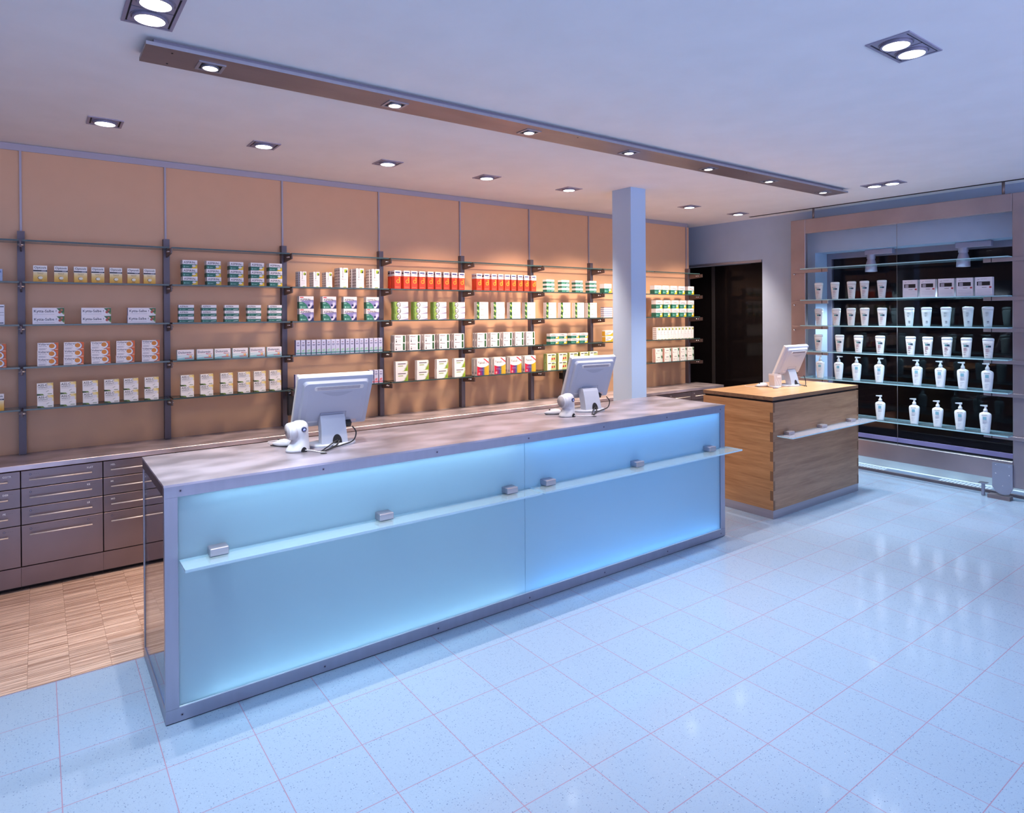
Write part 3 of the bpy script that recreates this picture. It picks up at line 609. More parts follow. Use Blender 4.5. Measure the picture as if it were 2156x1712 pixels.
# ------------------------------------------------------------------ drawer cabinets and worktop on the back wall
YF = 4.735
tag(MB().box(-4., 6.53, YF - .012, YB - .002, .705, .7355, M_STEELTOP, .002).build('steel_worktop'), 'long brushed steel worktop running below the back shelves', 'worktop')
DZ = [(.600, .698), (.4905, .595), (.386, .4855), (.145, .381)]
def make_cab(lab, left, right, x0):
    t = thing('drawer_cabinet', lab, 'cabinet', (x0, YF, 0), 0, 'steel drawer cabinets under the back shelves')
    MB().box(.0, .4012, .02, .36, .135, .7045, M_GAP).build('carcass', t)
    MB().box(.0, .4012, .004, .05, .028, .139, M_DRAWER).box(.0, .4012, .05, .07, 0, .028, M_GAP).build('plinth', t)
    for k, (z0, z1) in enumerate(DZ):
        d = MB().box(.0025, .4005, 0, .02, z0, z1, M_DRAWER, .0012)
        zt = z1 - .023
        for txt, xx in ((left[k], .04), (right[k], .32)):
            if txt: d.text(txt, xx, zt - .006, .0145, paper('ffffff'), -.0004, bold=.02)
            else:
                vs = [(xx + .006 + .0055 * math.cos(i * PI / 8), -.0003, zt + .0055 * math.sin(i * PI / 8)) for i in range(16)]
                d.add(vs, [list(range(16))], M_GAP); d.add([(a + (xx + .006 - a) * .3, b - .0002, c + (zt - c) * .3) for a, b, c in vs], [list(range(16))], M_STRIP)
            for q in range(4): d.box(xx + .017 + q * .0085, xx + .0185 + q * .0085, -.0004, 0, zt - .001, zt + .001, M_GAP)
        dr = d.build('drawer', t)
        h = MB().add(*cyl_x(.0038, .04, .345, -.026, zt - .028), M_HANDLE, True)
        for xx in (.062, .322): h.box(xx - .003, xx + .003, -.025, .0, zt - .031, zt - .025, M_CHROME)
        h.build('handle', dr)
    return t
make_cab('steel drawer cabinet cut by the left picture edge, lettered at its right', [None] * 4, ['COTR', 'DEB', 'FE', None], -.4900)
make_cab('steel drawer cabinet under the first glass shelf bay, left of counter', [None] * 4, ['KLET', 'KE', 'LE', None], -.0876)
make_cab('steel drawer cabinet directly left of the glowing counter', ['MEL', 'MI', 'MO', None], [None] * 4, .3148)
cm = make_cab('steel drawer cabinet almost hidden behind the long glowing counter', [None] * 4, [None] * 4, .7172)
cm['group'] = 'steel drawer cabinets behind the long counter'
for q in range(3, 13): dup(cm, (-.0876 + .4024 * q, YF, 0), cm['label'])
c4 = make_cab('steel drawer cabinet glimpsed right of the blue column', ['SAL', None, None, None], [None] * 4, 5.1436)
dup(c4, (5.546, YF, 0), 'steel drawer cabinet between the column and the oak counter'); dup(c4, (5.9484, YF, 0), 'steel drawer cabinet at the right end of the back worktop')

# ------------------------------------------------------------------ the long glowing counter
ct = thing('sales_counter', 'long steel framed sales counter with glowing blue frosted glass front', 'counter', (0, 0, 0))
top = MB().box(CX0 - .002, CX1 + .002, CY0 - .003, CY1, CZ - .009, CZ, M_STEELTOP)
top.cyl((1.085, 3.022), .016, CZ, CZ + .0006, M_GAP).cyl((2.842, 3.03), .016, CZ, CZ + .0006, M_GAP)
top.build('countertop', ct)
SCX = [.444, 1.015, 1.591, 2.166, 2.737, 3.307, 3.875]
def screws(b, z):
    for x in SCX:
        for r, m, y in ((.0062, M_STRIP, -.0006), (.0028, M_GAP, -.0012)):
            b.add([(x + r * math.cos(i * PI / 6), CY0 + y, z + r * math.sin(i * PI / 6)) for i in range(12)], [list(range(12))], m)
b = MB().box(CX0, CX1, CY0, CY0 + .03, .884, CZ - .009, M_ALU); screws(b, .907); b.build('top_rail', ct)
b = MB().box(CX0, CX1, CY0, CY0 + .03, .004, .056, M_ALU).box(CX0 + .004, CX1 - .004, CY0 + .004, CY0 + .03, 0, .004, M_GAP); screws(b, .0275); b.build('bottom_rail', ct)
MB().box(CX0, .434, CY0 + .0005, CY0 + .03, .0565, .8835, M_ALU).build('stile', ct)
MB().box(3.876, CX1, CY0 + .0005, CY0 + .03, .0565, .8835, M_ALU).build('stile', ct)
MB().box(.434, 3.876, CY0 + .001, CY0 + .006, .0562, .0602, principled('painted_reflection_white', (.85, .93, .98), .4)).build('reflection_strip', ct)  # white strip painted in for the bright reflection along the pane foot
for x0, x1 in ((.434, 2.1425), (2.1455, 3.876)): MB().box(x0, x1, CY0 + .010, CY0 + .018, .0565, .8835, M_FROST).build('front_pane', ct)
for xa, nm in ((CX0, 'l'), (CX1 - .012, 'r')):
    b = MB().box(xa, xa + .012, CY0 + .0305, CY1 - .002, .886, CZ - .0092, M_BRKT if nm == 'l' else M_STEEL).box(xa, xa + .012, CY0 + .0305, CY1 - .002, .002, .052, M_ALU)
    b.box(xa, xa + .012, CY1 - .022, CY1 - .002, .052, .886, M_STEEL); b.build('side_frame', ct)
MB().box(CX0 + .003, CX0 + .009, CY0 + .031, CY1 - .022, .053, .885, M_SIDEGL, edge=principled('blue_glass_edge', (.10, .24, .62), .2), ax=0).build('side_pane', ct)
MB().box(CX1 - .009, CX1 - .003, CY0 + .031, CY1 - .022, .053, .885, M_STEEL).build('end_panel', ct)
b = MB().box(.50, 3.90, 3.03, 3.04, .02, .92, M_LBOX).box(.50, 3.90, CY0 + .034, 3.03, .01, .02, M_LBOX).box(.50, 3.90, CY0 + .034, 3.03, .915, .925, M_LBOX)
b.box(3.89, 3.90, CY0 + .034, 3.03, .02, .915, M_LBOX)
b.build('light_box', ct)
MB().box(.52, 3.90, 3.06, 3.46, .03, .90, M_WHITE).build('back_carcass', ct)
for z, x0, x1, m in ((.045, .53, 2.1, M_LEDL), (.045, 2.18, 3.86, M_LED), (.898, .53, 2.1, M_LEDL), (.898, 2.18, 3.86, M_LED)):
    MB().add(*cyl_x(.013, x0, x1, 2.905, z, 12), m, True).build('light_tube', ct)
# handbag ledges of frosted glass on steel clamps
for (x0, x1), cl in (((.438, 2.158), (.575, 1.297, 2.022)), ((2.178, 3.945), (2.286, 3.005, 3.728))):
    MB().box(x0, x1, CY0 - .130, CY0 + .0, .626, .636, M_LEDGE, edge=M_LEDGEEDGE).build('glass_ledge', ct)
    for x in cl:
        MB().box(x - .035, x + .035, CY0 - .048, CY0 + .0095, .6365, .668, M_STEEL, .0025).box(x - .035, x + .035, CY0 - .040, CY0 + .0095, .610, .6255, M_STEEL, .002).build('clamp', ct)

# ------------------------------------------------------------------ oak counter
oc = thing('oak_counter', 'oak counter with finger jointed corners on a steel plinth', 'counter', (0, 0, 0))
MB().box(WX0 + .002, WX1 - .002, WY0 + .002, WY1 - .002, .0, .066, M_STEEL).build('plinth', oc)
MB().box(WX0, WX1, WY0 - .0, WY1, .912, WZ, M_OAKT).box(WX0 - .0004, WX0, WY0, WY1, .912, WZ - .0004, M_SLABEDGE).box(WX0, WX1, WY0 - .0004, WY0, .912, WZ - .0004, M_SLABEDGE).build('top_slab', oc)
MB().box(WX0 + .012, WX1 - .012, WY0 + .012, WY1 - .012, .896, .912, M_GAP).build('shadow_gap', oc)
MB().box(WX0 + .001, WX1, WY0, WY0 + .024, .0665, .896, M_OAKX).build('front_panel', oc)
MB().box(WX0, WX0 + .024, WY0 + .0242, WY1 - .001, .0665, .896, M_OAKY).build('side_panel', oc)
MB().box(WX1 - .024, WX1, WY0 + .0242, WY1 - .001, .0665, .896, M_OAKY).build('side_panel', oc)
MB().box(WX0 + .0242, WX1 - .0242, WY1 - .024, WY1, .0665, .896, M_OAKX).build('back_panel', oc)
# finger joints: end grain alternating on both faces of the corners
fj = MB(); hh = (.896 - .0665) / 11
for k in range(11):
    z0, z1 = .0665 + k * hh, .0665 + (k + 1) * hh
    if k % 2 == 1:
        fj.box(WX0 - .0004, WX0 + .0008, WY0 - .0002, WY0 + .026, z0, z1, M_OAKEND)
    else:
        fj.box(WX0 - .0004, WX0 + .024, WY0 - .0006, WY0 + .0002, z0, z1, M_OAKEND)
        fj.box(WX0 - .0004, WX0 + .0012, WY0 - .0002, WY0 + .0245, z0, z1, M_OAKY)
        fj.box(WX1 - .024, WX1 + .0004, WY0 - .0006, WY0 + .0002, z0, z1, M_OAKEND)
fj.build('finger_joints', oc)
MB().box(4.578, 5.925, WY0 - .130, WY0, .630, .639, M_LEDGE2, edge=M_LEDGEEDGE).build('glass_ledge', oc)
for x in (4.705, 5.195, 5.675):
    MB().box(x - .038, x + .038, WY0 - .050, WY0 + .0, .6395, .664, M_STEEL, .0025).box(x - .038, x + .038, WY0 - .04, WY0 + .0, .616, .6295, M_STEEL, .002).build('clamp', oc)

# ------------------------------------------------------------------ monitors, scanners, mice
def rrect(w, h, r, y, n=5, cx=0, cz=0):
    o = []
    for sx, sz, a in ((1, 1, 0), (-1, 1, PI / 2), (-1, -1, PI), (1, -1, 1.5 * PI)):
        for i in range(n): t = a + PI / 2 * i / (n - 1); o.append((cx + sx * (w / 2 - r) + r * math.cos(t), y, cz + sz * (h / 2 - r) + r * math.sin(t)))
    return o
def make_monitor(lab, loc, yaw, tilt, pc, cables, sc_=1.):
    t = thing('monitor', lab, 'monitor', loc, yaw)
    n = 24
    b = MB().loft([[(.125 * math.cos(2 * PI * i / 32) * (1 if abs(math.cos(2 * PI * i / 32)) < .8 else .97), .092 * math.sin(2 * PI * i / 32), z) for i in range(32)] for z in (.0005, .010)] +
                  [[(.112 * math.cos(2 * PI * i / 32), .080 * math.sin(2 * PI * i / 32), .015) for i in range(32)]], M_MON, False)
    b.build('foot', t)
    t.scale = (sc_, sc_, sc_)
    # leaning slab neck with a cable arch
    prof = [(-.066, .012, -.012), (.066, .012, -.012), (.066, .040, -.012), (-.066, .040, -.012)]
    rings = []
    for z, y0, y1, hw in ((.012, -.062, -.004, .066), (.05, -.053, .004, .064), (.10, -.039, .020, .062), (.135, -.028, .034, .062), (.152, -.018, .036, .060)):
        rings.append([(-hw, y0, z), (hw, y0, z), (hw, y1, z), (-hw, y1, z)])
    nk = MB().loft(rings, M_MON, False)
    nko = nk.build('neck', t)
    arch = [(-.0 + .024 * math.cos(PI * i / 12), .013 + .045 * math.sin(PI * i / 12) ** .8) for i in range(13)]
    MB().add([(x + .012, -.0625 + (z - .012) * .24 - .0006, z) for x, z in arch], [list(range(13))], M_GAP).build('cable_opening', nko)
    p = MB()
    w, h = .38, .303
    p.box(-w / 2, w / 2, 0, .022, -h / 2, h / 2, M_MONTOP, .004, seg=2)
    po = p.build('bezel', t, pc, (tilt, 0, 0))
    s = MB().loft([rrect(w - .002, h - .002, .008, -.0), rrect(w - .004, h - .004, .010, -.012), rrect(w - .045, h - .036, .018, -.018), rrect(w - .062, h - .052, .022, -.032), rrect(w - .11, h - .085, .03, -.036)], M_MON, False)
    s.build('back_shell', po)
    v = MB().prism([(-.105, .088), (.128, .088), (.134, .093), (.134, .106), (.128, .110), (-.105, .110), (-.112, .104), (-.112, .094)], -.0385, -.020, M_MONTOP)
    for i in range(58): v.box(-.098 + i * .0037, -.0963 + i * .0037, -.0392, -.033, .0905, .108, M_STRIP)
    v.build('vent', po)
    sw = [(-.075 + .16 * i / 14, .074) for i in range(15)] + [(.085 - .16 * i / 14, .074 - .026 * math.sin(PI * i / 14)) for i in range(1, 14)]
    MB().add([(x, -.0366, z) for x, z in sw], [list(range(len(sw)))], principled('recess_grey', (.42, .44, .52), .5) if 'rg' not in _M else _M['rg']).build('grip_recess', po)
    pp = MB().box(-.064, .064, -.037, -.0355, -.098, -.052, M_MON)
    for x0, x1, z0, z1 in ((-.066, .066, -.052, -.051), (-.066, -.065, -.098, -.051), (.065, .066, -.098, -.051)): pp.box(x0, x1, -.0374, -.0355, z0, z1, M_STRIP)
    pp.build('hinge_cover', po)
    MB().box(-.125, -.075, -.0372, -.030, -.106, -.098, M_WPLAST).build('rating_label', po)
    MB().box(.100, .126, -.0362, -.030, -.124, -.106, paper('d8c0bc')).build('rating_label', po)
    MB().box(-w / 2 + .02, w / 2 - .02, .0215, .0225, -h / 2 + .022, h / 2 - .02, M_SCREEN).build('screen', po)
    MB().box(.066, .098, -.062, -.030, -.136, -.108, M_DARK, .003).build('plug', po)
    cb = MB()
    for pts in cables: cb.tube(pts, .0035, M_DARK)
    cb.build('cables', t)
    return t
CAB = [[(.075, -.10, .10), (.09, -.115, .07), (.075, -.115, .03), (.03, -.10, .012), (-.03, -.13, .008), (-.095, -.176, .0045)], [(.012, -.066, .03), (-.01, -.08, .025), (-.05, -.11, .012), (-.10, -.17, .0045)], [(.02, -.066, .028), (.0, -.09, .012), (-.04, -.125, .007), (-.093, -.182, .0045)]]
make_monitor('grey flat monitor seen from behind near the left of the long counter', (1.195, 3.215, CZ), -.075, .512, (.008, .0, .226), CAB)
make_monitor('grey flat monitor seen from behind in front of the blue column', (2.985, 3.24, CZ), -.085, .375, (.035, .035, .223), [[(x + .0, y, z) for x, y, z in c] for c in CAB])
make_monitor('grey flat monitor seen from behind on the oak counter', (5.36, 3.19, WZ), -.01, .424, (.01, -.01, .242), [[(.075, -.10, .10), (.085, -.11, .05), (.07, -.12, .012), (.03, -.13, .006)], [(.012, -.066, .03), (.03, -.10, .012), (.06, -.13, .006), (.03, -.15, .0045)]], .94)
def make_scanner(lab, loc, yaw, end):
    t = thing('barcode_scanner', lab, 'scanner', loc, yaw, 'white dome scanners on the long counter')
    sec = [(.001, 0, 0, .058, .050), (.012, 0, 0, .056, .048), (.03, .006, 0, .049, .043), (.05, .012, 0, .042, .039), (.066, .013, 0, .039, .038), (.082, .008, 0, .043, .040), (.105, .002, 0, .049, .041), (.125, .004, 0, .044, .037), (.138, .006, 0, .034, .029), (.146, .007, 0, .02, .018), (.1485, .007, 0, .004, .004)]
    ring = lambda z, cx, cy, rx, ry: [(cx + rx * math.cos(2 * PI * i / 28), cy + ry * math.sin(2 * PI * i / 28), z) for i in range(28)]
    bo = MB().loft([ring(*q) for q in sec], M_WPLAST).build('body', t)
    H = Matrix.Translation((-.036, .0, .099)) @ Matrix.Rotation(-PI / 2 - .10, 4, 'Y')
    MB().cyl((0, 0), .043, -.02, .008, M_WPLAST, 32, mtx=H, r2=.041).cyl((0, 0), .041, .008, .014, M_WPLAST, 32, mtx=H, r2=.037).build('head', t)
    MB().cyl((0, 0), .033, .0141, .0155, M_SWIN, 28, mtx=H).build('scan_window', t)
    D = Matrix.Translation((.016, -.0385, .108)) @ Matrix.Rotation(PI / 2, 4, 'X')
    MB().cyl((0, 0), .0125, -.002, .003, principled('badge_navy', (.02, .03, .10), .25), 20, mtx=D).cyl((.002, -.003), .007, .003, .0034, paper('9aa4d8'), 16, mtx=D).build('badge', t)
    MB().add([(.012 + .015 * math.cos(PI * i / 10), -.0495 + .0, .001 + .024 * math.sin(PI * i / 10)) for i in range(11)], [list(range(11))], M_GAP).build('cable_notch', t)
    MB().tube([(.012, -.046, .010), (.045, -.058, .006)] + end, .0028, M_WPLAST).build('cable', t)
    return t
make_scanner('white dome barcode scanner beside the front monitor', (1.005, 3.155, CZ), .05, [(.065, -.105, .0032), (.083, -.13, .0032)])
make_scanner('white dome barcode scanner beside the monitor near the column', (2.705, 3.135, CZ), .02, [(.09, -.085, .0032), (.132, -.104, .0032)])
def make_mouse(lab, loc, yaw):
    t = thing('computer_mouse', lab, 'mouse', loc, yaw)
    rings = []
    for z, k, f in ((.001, .86, 0), (.006, 1., 0), (.014, .98, 0), (.024, .85, -.004), (.031, .6, -.008), (.0345, .25, -.01)):
        rings.append([((.031 * k) * math.cos(2 * PI * i / 24), f + .056 * k * math.sin(2 * PI * i / 24), z - (.006 if math.sin(2 * PI * i / 24) > .5 and z > .02 else 0)) for i in range(24)])
    MB().loft(rings, M_WPLAST).build('shell', t)
    MB().box(-.029, .029, -.052, .052, .0004, .004, M_DARK, .001).build('skirt', t)
    MB().cyl((0, .022), .005, .022, .033, M_DARK, 12).build('wheel', t)
    MB().tube([(0, .05, .008), (.01, .10, .003), (.05, .13, .003), (.10, .10, .003)], .0018, M_WPLAST).build('cable', t)
    return t
make_mouse('white computer mouse left of the front dome scanner', (.985, 3.335, CZ), .55)
make_mouse('white computer mouse left of the far dome scanner', (2.70, 3.27, CZ), 1.0)
make_mouse('white computer mouse on the oak counter top', (5.105, 3.30, WZ), 1.1)
t = thing('card_reader', 'small boxy cream card reader beside the monitor on the oak counter', 'card reader', (5.15, 3.20, WZ), -.25)
b = MB().prism([(-.035, .012), (.030, .012), (.042, .02), (.042, .100), (.035, .112), (-.040, .118), (-.044, .105)], -.032, .032, principled('cream_plastic', (.62, .56, .55), .4)); b.build('housing', t)
b = MB()
for k in (-.018, .006): b.add([(k, -.0325, .07), (k + .004, -.0325, .072), (k + .026, -.0325, .02), (k + .022, -.0325, .018)], [(0, 3, 2, 1)], M_MONTOP)
b.box(-.01, .034, -.034, -.032, .086, .104, M_MONTOP); b.build('slot_ribs', t)
MB().cyl((0, 0), .05, .0005, .012, M_WPLAST, 24).build('foot', t)
t = tag(MB().box(-.03, .03, -.008, .008, .0004, .007, M_STRIP, .002).box(.012, .03, -.0085, .0085, .0005, .009, M_WPLAST, .002).build('pen', loc=(5.075, 3.145, WZ), rot=(0, 0, -.25)), 'short flat pen lying before the card reader on the oak counter', 'pen')

# ------------------------------------------------------------------ shelf rack hung before the shop window
FX = 6.56
rk = thing('window_display_rack', 'stainless steel portal rack hung before the dark shop window', 'display rack', (FX, 0, 0))
def rbar(y0, y1, z0, z1): return MB().box(-.025, .025, y0, y1, z0, z1, M_FRAMESTEEL, .004)
rbar(1.72, 1.888, .112, 2.575).build('frame_post', rk); rbar(3.705, 3.868, .112, 2.575).build('frame_post', rk)
rbar(1.8885, 3.7045, 2.424, 2.575).build('frame_beam', rk); rbar(1.8885, 3.7045, .165, .328).build('frame_beam', rk)
for y in (3.626, 1.955): MB().cyl((0, y), .011, 2.5755, ZC - .001, M_PLATE, 14).build('hanger_rod', rk)
MB().box(-.055, -.018, -3.4, 4.36, ZC - .0035, ZC - .0001, M_GAP).build('ceiling_track', rk)
zz = [2.4235] + [q for z in RZ for q in (z + .0004, z - .0104)] + [.3285]
for a, c in zip(zz[::2], zz[1::2]): MB().cyl((-.03, 2.79), .0018, c, a, M_PLATE, 8).build('tension_wire', rk)
for z in RZ:
    for y0, y1, s in ((3.455, 3.845, 1), (1.755, 2.09, -1)):
        bo = MB().box(-.043, -.0255, y0, y1, z - .042, z - .0105, M_FRAMESTEEL, .001)
        yy = y0 + .06 if s > 0 else y1 - .06
        bo.box(-.0436, -.0425, yy - .003, yy + .003, z - .042, z - .0105, M_GAP)
        o = bo.build('shelf_arm', rk)
        yb = 3.825 if s > 0 else 1.775
        MB().add(*[q for q in cyl_x(.009, -.046, -.026, yb, z - .054)], M_CHROME, True).build('bolt', o)
pl = MB().loft([[(x, y, z) for y, z in [(1.885, .305), (2.03, .305), (2.03, .10), (2.0, .058), (1.975, .045), (1.94, .042), (1.91, .052), (1.885, .10)]] for x in (-.042, -.0255)], M_ALU, False)
for y, z in ((1.91, .285), (2.005, .285), (1.91, .21), (2.005, .215), (1.955, .115)): pl.add(*cyl_x(.005, -.0435, -.042, y, z), M_CHROME, True)
pl.build('guide_plate', rk)
MB().box(-.06, .02, 1.90, 2.06, .0005, .030, M_PLATE).build('floor_guide', rk)
MB().add(*( [(-.01 + .014 * math.cos(2 * PI * i / 12), 2.105 + .014 * math.sin(2 * PI * i / 12), z) for z in (.002, .105) for i in range(12)], [[i, (i + 1) % 12, 12 + (i + 1) % 12, 12 + i] for i in range(12)]), M_ALU, True).box(-.04, .02, 2.075, 2.135, .105, .1115, M_ALU).build('support_leg', rk)
for k, z in enumerate(RZ):
    g = MB().box(-.13, .115, 1.889, 3.704, -.010, 0, M_SHEET2, edge=M_EDGE2).build('glass_shelf', loc=(FX, 0, z))
    tag(g, '%s glass shelf from the top of the steel window rack%s' % (ORD[k + 1], ', empty' if k == 0 else ''), 'shelf', 'glass shelves of the window rack')

# spotlights hung in the window niche, pointing straight down
def make_track(lab, y0, y1, yl):
    t = thing('window_spotlight', lab, 'spotlight', (6.83, 0, 0), 0, 'grey spotlights in the window niche')
    MB().box(-.03, .03, y0, y1, 2.172, 2.222, M_LAMPBODY, .002).build('gear_box', t)
    ring = lambda r, z: [(r * math.cos(2 * PI * i / 24), yl + r * math.sin(2 * PI * i / 24), z) for i in range(24)]
    MB().loft([ring(.04, 2.172), ring(.040, 2.135), ring(.034, 2.128), ring(.036, 2.12), ring(.052, 2.06), ring(.056, 2.0), ring(.050, 2.0), ring(.046, 2.012)], M_LAMPBODY, True, False).build('lamp_head', t)
    MB().cyl((0, yl), .047, 2.012, 2.014, M_LENS).build('lens', t)
    spot('window_lamp', (6.83, yl, 1.99), 80, (.70, .88, 1.), 122, .5)
make_track('grey niche spotlight above the tubes, left of the rack wire', 2.95, 3.215, 3.165); make_track('grey niche spotlight above the white boxes, right of the rack wire', 2.12, 2.40, 2.345)

# ------------------------------------------------------------------ goods on the window rack (fronts face -x)
RZM = Matrix.Rotation(-PI / 2, 4, 'Z')        # front (-y) turned to face -x
def ell(rx, ry, z, n=28, p=.8):
    o = []
    for i in range(n):
        c, s_ = math.cos(2 * PI * i / n), math.sin(2 * PI * i / n)
        o.append((rx * math.copysign(abs(c) ** p, c), ry * math.copysign(abs(s_) ** p, s_), z))
    return o
def tube_mesh(cap):
    b = MB(); h = .173; mt = M_CLEAR if cap else M_TUBE
    b.loft([ell(.0275, .017, .0005), ell(.0285, .018, .004), ell(.034, .019, .07), ell(.039, .020, .125), ell(.0412, .020, .150)], mt)
    b.loft([ell(.0416, .0204, .150), ell(.042, .0206, .164), ell(.040, .019, .170), ell(.030, .014, .1735)], M_BOTTLE)
    y = -.0212
    if cap:
        b.loft([ell(.030, .013, .1735), ell(.026, .011, .1755)], paper('3f9a8e'))
        for i, (z, w_) in enumerate(((.125, .022), (.118, .018), (.112, .024), (.10, .02), (.092, .014))): b.box(-.014, -.014 + w_, y - .0006, y + .004, z, z + .0022, paper('9ab0b2'))
        b.box(-.004, .010, y - .0004, y + .006, .043, .049, paper('6a7684')); b.box(-.004, .010, y - .0004, y + .006, .032, .035, paper('6a7684'))
    else:
        b.text('VICHY', -.026, .114, .0125, paper('6a5a64'), y - .0004, bold=.01)
        b.box(-.016, .0, y - .0006, y + .004, .095, .110, paper('5f9a98')); b.box(0, .020, y - .0006, y + .004, .095, .110, paper('24405a'))
        for i, (z, w_) in enumerate(((.082, .026), (.074, .020), (.066, .028), (.058, .022), (.044, .018), (.026, .016))): b.box(-.018, -.018 + w_, y - .0004 + (.082 - z) * .018, y + .006, z, z + .0024, paper('b08c92' if i < 4 else '9a7a80'))
    return b
def pump_parts(t):
    b = MB().loft([ell(.030, .021, .0005), ell(.0315, .022, .006), ell(.037, .024, .06), ell(.0425, .026, .12), ell(.0435, .026, .150), ell(.040, .024, .163), ell(.026, .018, .172), ell(.017, .016, .176)], M_BOTTLE)
    y = -.0272
    b.text('VICHY', -.024, .146, .0145, paper('6a6c7c'), y - .0002, bold=.01)
    b.box(-.015, .010, y - .0004, y + .006, .112, .138, paper('7fb4c4'))
    for z, w_ in ((.100, .032), (.092, .026), (.085, .030), (.078, .022), (.058, .026), (.044, .018), (.030, .014)): b.box(-.017, -.017 + w_, y + .0006 + (.10 - z) * .045, y + .008, z, z + .002, paper('b8bcc8'))
    b.build('bottle', t)
    p = MB().loft([[(q[0] * k, q[1] * k, z) for q in ell(1, 1, z, 20, 1.)] for k, z in ((.0155, .1762), (.0155, .196), (.0105, .202), (.0075, .212), (.0065, .222))], M_BOTTLE)
    p.add(*( [(x, yy, z) for x in (-.036, .014) for yy in (-.008, .008) for z in ((.226, .233) if x < 0 else (.221, .237))], [(0, 1, 3, 2), (4, 6, 7, 5), (0, 4, 5, 1), (2, 3, 7, 6), (0, 2, 6, 4), (1, 5, 7, 3)]), M_BOTTLE)
    p.build('pump', t)
    return t
TM, TC = tube_mesh(False).mesh('tube'), tube_mesh(True).mesh('capped_bottle')
def put(me, name, y, z, lab, cat, group, rz):
    o = bpy.data.objects.new(name, me); COL.objects.link(o); o.location = (6.49, y, z + .0003); o.rotation_euler = (0, 0, -PI / 2 + rz); return tag(o, lab, cat, group)
def rj(): return random.uniform(-.10, .10)
for ys, k, grp in (([3.532, 3.363, 3.197, 3.072, 2.909], 1, 'second'), ([3.531, 3.351, 3.202, 3.070, 2.907], 2, 'third'), ([3.537, 3.318, 3.131, 2.927], 3, 'fourth')):
    for i, y in enumerate(ys): put(TM, 'lotion_tube', y, RZ[k], 'cream lotion tube, %s from left, left half of %s window rack shelf' % (ORD[i + 1], grp), 'tube', 'lotion tubes on the %s rack shelf' % grp, +.34 + rj())
for i, y in enumerate([2.656, 2.513, 2.357, 2.207, 2.045]):
    put(TM, 'lotion_tube', y, RZ[3], 'white lotion tube, %s from left, right half of fourth window rack shelf' % ORD[i + 1], 'tube', 'lotion tubes on the fourth rack shelf', +.24 + rj())
for i, y in enumerate([2.667, 2.522, 2.364, 2.194, 2.048]):
    put(TC, 'capped_bottle', y, RZ[2], 'pale bottle with green cap, %s from left on the third window rack shelf' % ORD[i + 1], 'bottle', 'green capped bottles', +.22 + rj())
P0 = None
for ys, k, nm in (([3.519, 3.329, 3.151, 2.936, 2.601, 2.41, 2.235, 2.052], 4, 'fifth'), ([2.928, 2.627, 2.433, 2.256, 2.068], 5, 'lowest')):
    for i, y in enumerate(ys):
        lab = 'white pump bottle with blue square, %s from left on the %s window rack shelf' % (ORD[i + 1], nm); rz = -PI / 2 + (.36 if y > 2.8 else .22) + rj()
        if P0 is None:
            P0 = pump_parts(thing('pump_bottle', lab, 'bottle', (6.49, y, RZ[k] + .0003), rz, 'pump bottles on the window rack'))
        else:
            q = dup(P0, (6.49, y, RZ[k] + .0003), lab, None, rz)
            if k == 4 and y > 2.8:
                for c in q.children:
                    if c.name.startswith('pump'): c.rotation_euler = (0, 0, PI)
CB = MB().box(-.061, .061, 0, .06, 0, .160, paper('e4dfe8'))
CB.box(-.062, .0, .0602, .0603, 0, .16, paper('e4dfe8'))
y = -.0004
CB.add([(-.048, y, .088), (.046, y, .088), (.046, y, .122), (-.048, y, .122)], [(0, 1, 2, 3)], paper('1a1214')); CB.add([(-.040, y - .0003, .090), (-.012, y - .0003, .090), (-.012, y - .0003, .118), (-.040, y - .0003, .118)], [(0, 1, 2, 3)], paper('a49ca8'))
CB.text('VICHY', -.02, .138, .015, paper('b8b0bc'), y, bold=.005); CB.add([(-.044, y, .136), (-.03, y, .142), (-.03, y, .139), (-.044, y, .133)], [(0, 1, 2, 3)], paper('8a4a6a'))
CB.add([(.040, y, .066), (.056, y, .066), (.056, y, .080), (.040, y, .080)], [(0, 1, 2, 3)], paper('b8404a')); CB.add([(-.012, y, .070), (.022, y, .070), (.022, y, .0735), (-.012, y, .0735)], [(0, 1, 2, 3)], paper('4a4048'))
for z in (.05, .036, .024): CB.add([(-.048, y, z), (.05, y, z), (.05, y, z + .0016), (-.048, y, z + .0016)], [(0, 1, 2, 3)], paper('b4aab8'))
CBM = CB.mesh('cream_carton')
for i, yy in enumerate([2.652, 2.506, 2.357, 2.213, 2.072]):
    o = put(CBM, 'cream_box', yy, RZ[1], 'white box with dark window, %s from left on the second window rack shelf' % ORD[i + 1], 'box', 'windowed boxes on the rack', .08); o.location.x = 6.47

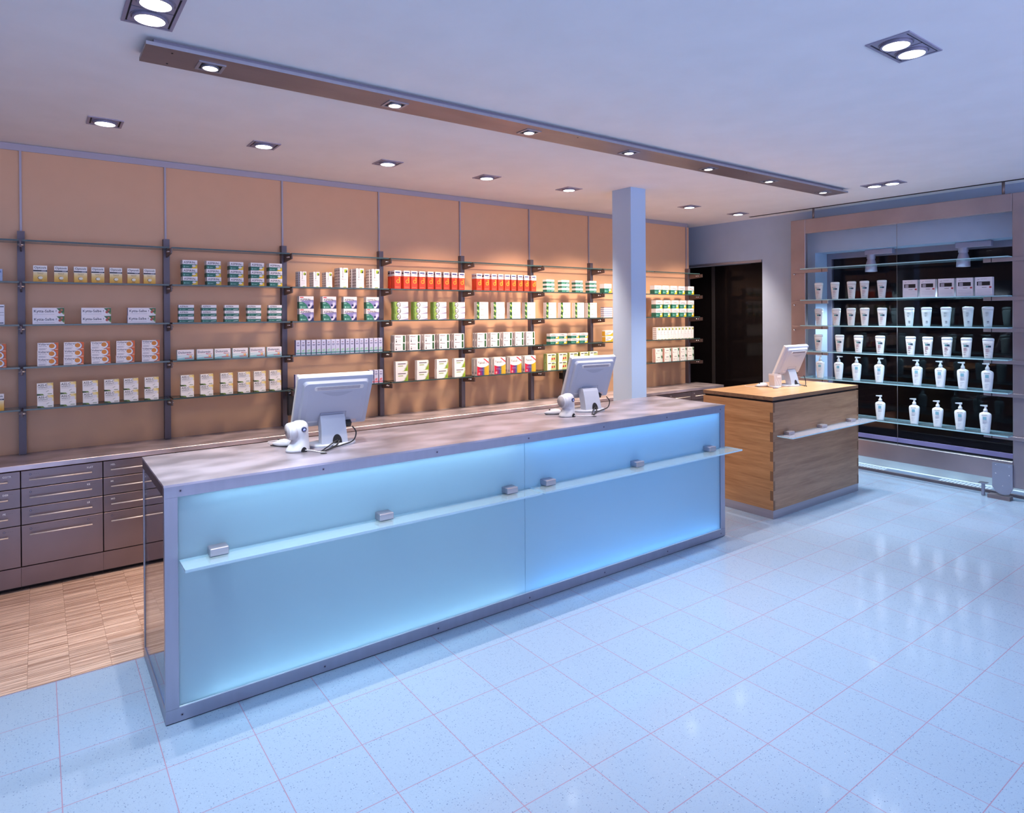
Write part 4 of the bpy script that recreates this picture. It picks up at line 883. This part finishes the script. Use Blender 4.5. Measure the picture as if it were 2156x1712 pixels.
# ------------------------------------------------------------------ dusk light from behind and below the camera, shaped to brighten the ceiling
wd = bpy.data.worlds.new('world_fill'); S.world = wd; wd.use_nodes = True; nt = wd.node_tree; nt.nodes.clear()
out = nt.nodes.new('ShaderNodeOutputWorld'); bg = nt.nodes.new('ShaderNodeBackground'); tc = nt.nodes.new('ShaderNodeTexCoord')
dt = N(nt, 'ShaderNodeVectorMath', operation='DOT_PRODUCT'); dt.inputs[1].default_value = (.0, -.62, -.78)
L(nt, tc, 'Generated', dt, 0)
mr = N(nt, 'ShaderNodeMapRange'); mr.inputs['From Min'].default_value = .36; mr.inputs['From Max'].default_value = 1.; mr.inputs['To Min'].default_value = .02; mr.inputs['To Max'].default_value = 1.
L(nt, dt, 'Value', mr, 'Value')
sc = N(nt, 'ShaderNodeMath', operation='MULTIPLY'); sc.inputs[1].default_value = 5.8; L(nt, mr, 'Result', sc, 0)
bg.inputs['Color'].default_value = (.60, .66, 1., 1); L(nt, sc, 'Value', bg, 'Strength'); L(nt, bg, 'Background', out, 'Surface')

# ------------------------------------------------------------------ camera
H, F, PXC, PYC, YAW, PIT, ROL = 1.5932, 1364.197, 1092.473, 666.202, .638633, .003981, .006387
cy, sy, cp, sp_, cr, sr = math.cos(YAW), math.sin(YAW), math.cos(PIT), math.sin(PIT), math.cos(ROL), math.sin(ROL)
fwd = Vector((sy, cy, 0)); right = Vector((cy, -sy, 0)); down = Vector((0, 0, -1))
f2 = cp * fwd + sp_ * down; d2 = cp * down - sp_ * fwd; r3 = cr * right + sr * d2; d3 = cr * d2 - sr * right
cam = bpy.data.cameras.new('camera'); co = bpy.data.objects.new('camera', cam); COL.objects.link(co)
mw = Matrix.Identity(4)
for i in range(3): mw[i][0], mw[i][1], mw[i][2] = r3[i], -d3[i], -f2[i]
mw.translation = Vector((0, 0, H)); co.matrix_world = mw
cam.sensor_fit = 'HORIZONTAL'; cam.sensor_width = 36; cam.lens = 36 * F / 2156
cam.shift_x = (1078 - PXC) / 2156; cam.shift_y = (PYC - 856) / 2156; cam.clip_start = .05
S.camera = co
S.view_settings.view_transform = 'Standard'; S.view_settings.look = 'None'; S.view_settings.gamma = 1; S.view_settings.use_curve_mapping = False
S.view_settings.exposure = .2
S.cycles.max_bounces = 10; S.cycles.transparent_max_bounces = 24; S.cycles.sample_clamp_indirect = 4.; S.cycles.caustics_reflective = False; S.cycles.caustics_refractive = False
S.cycles.use_denoising = True
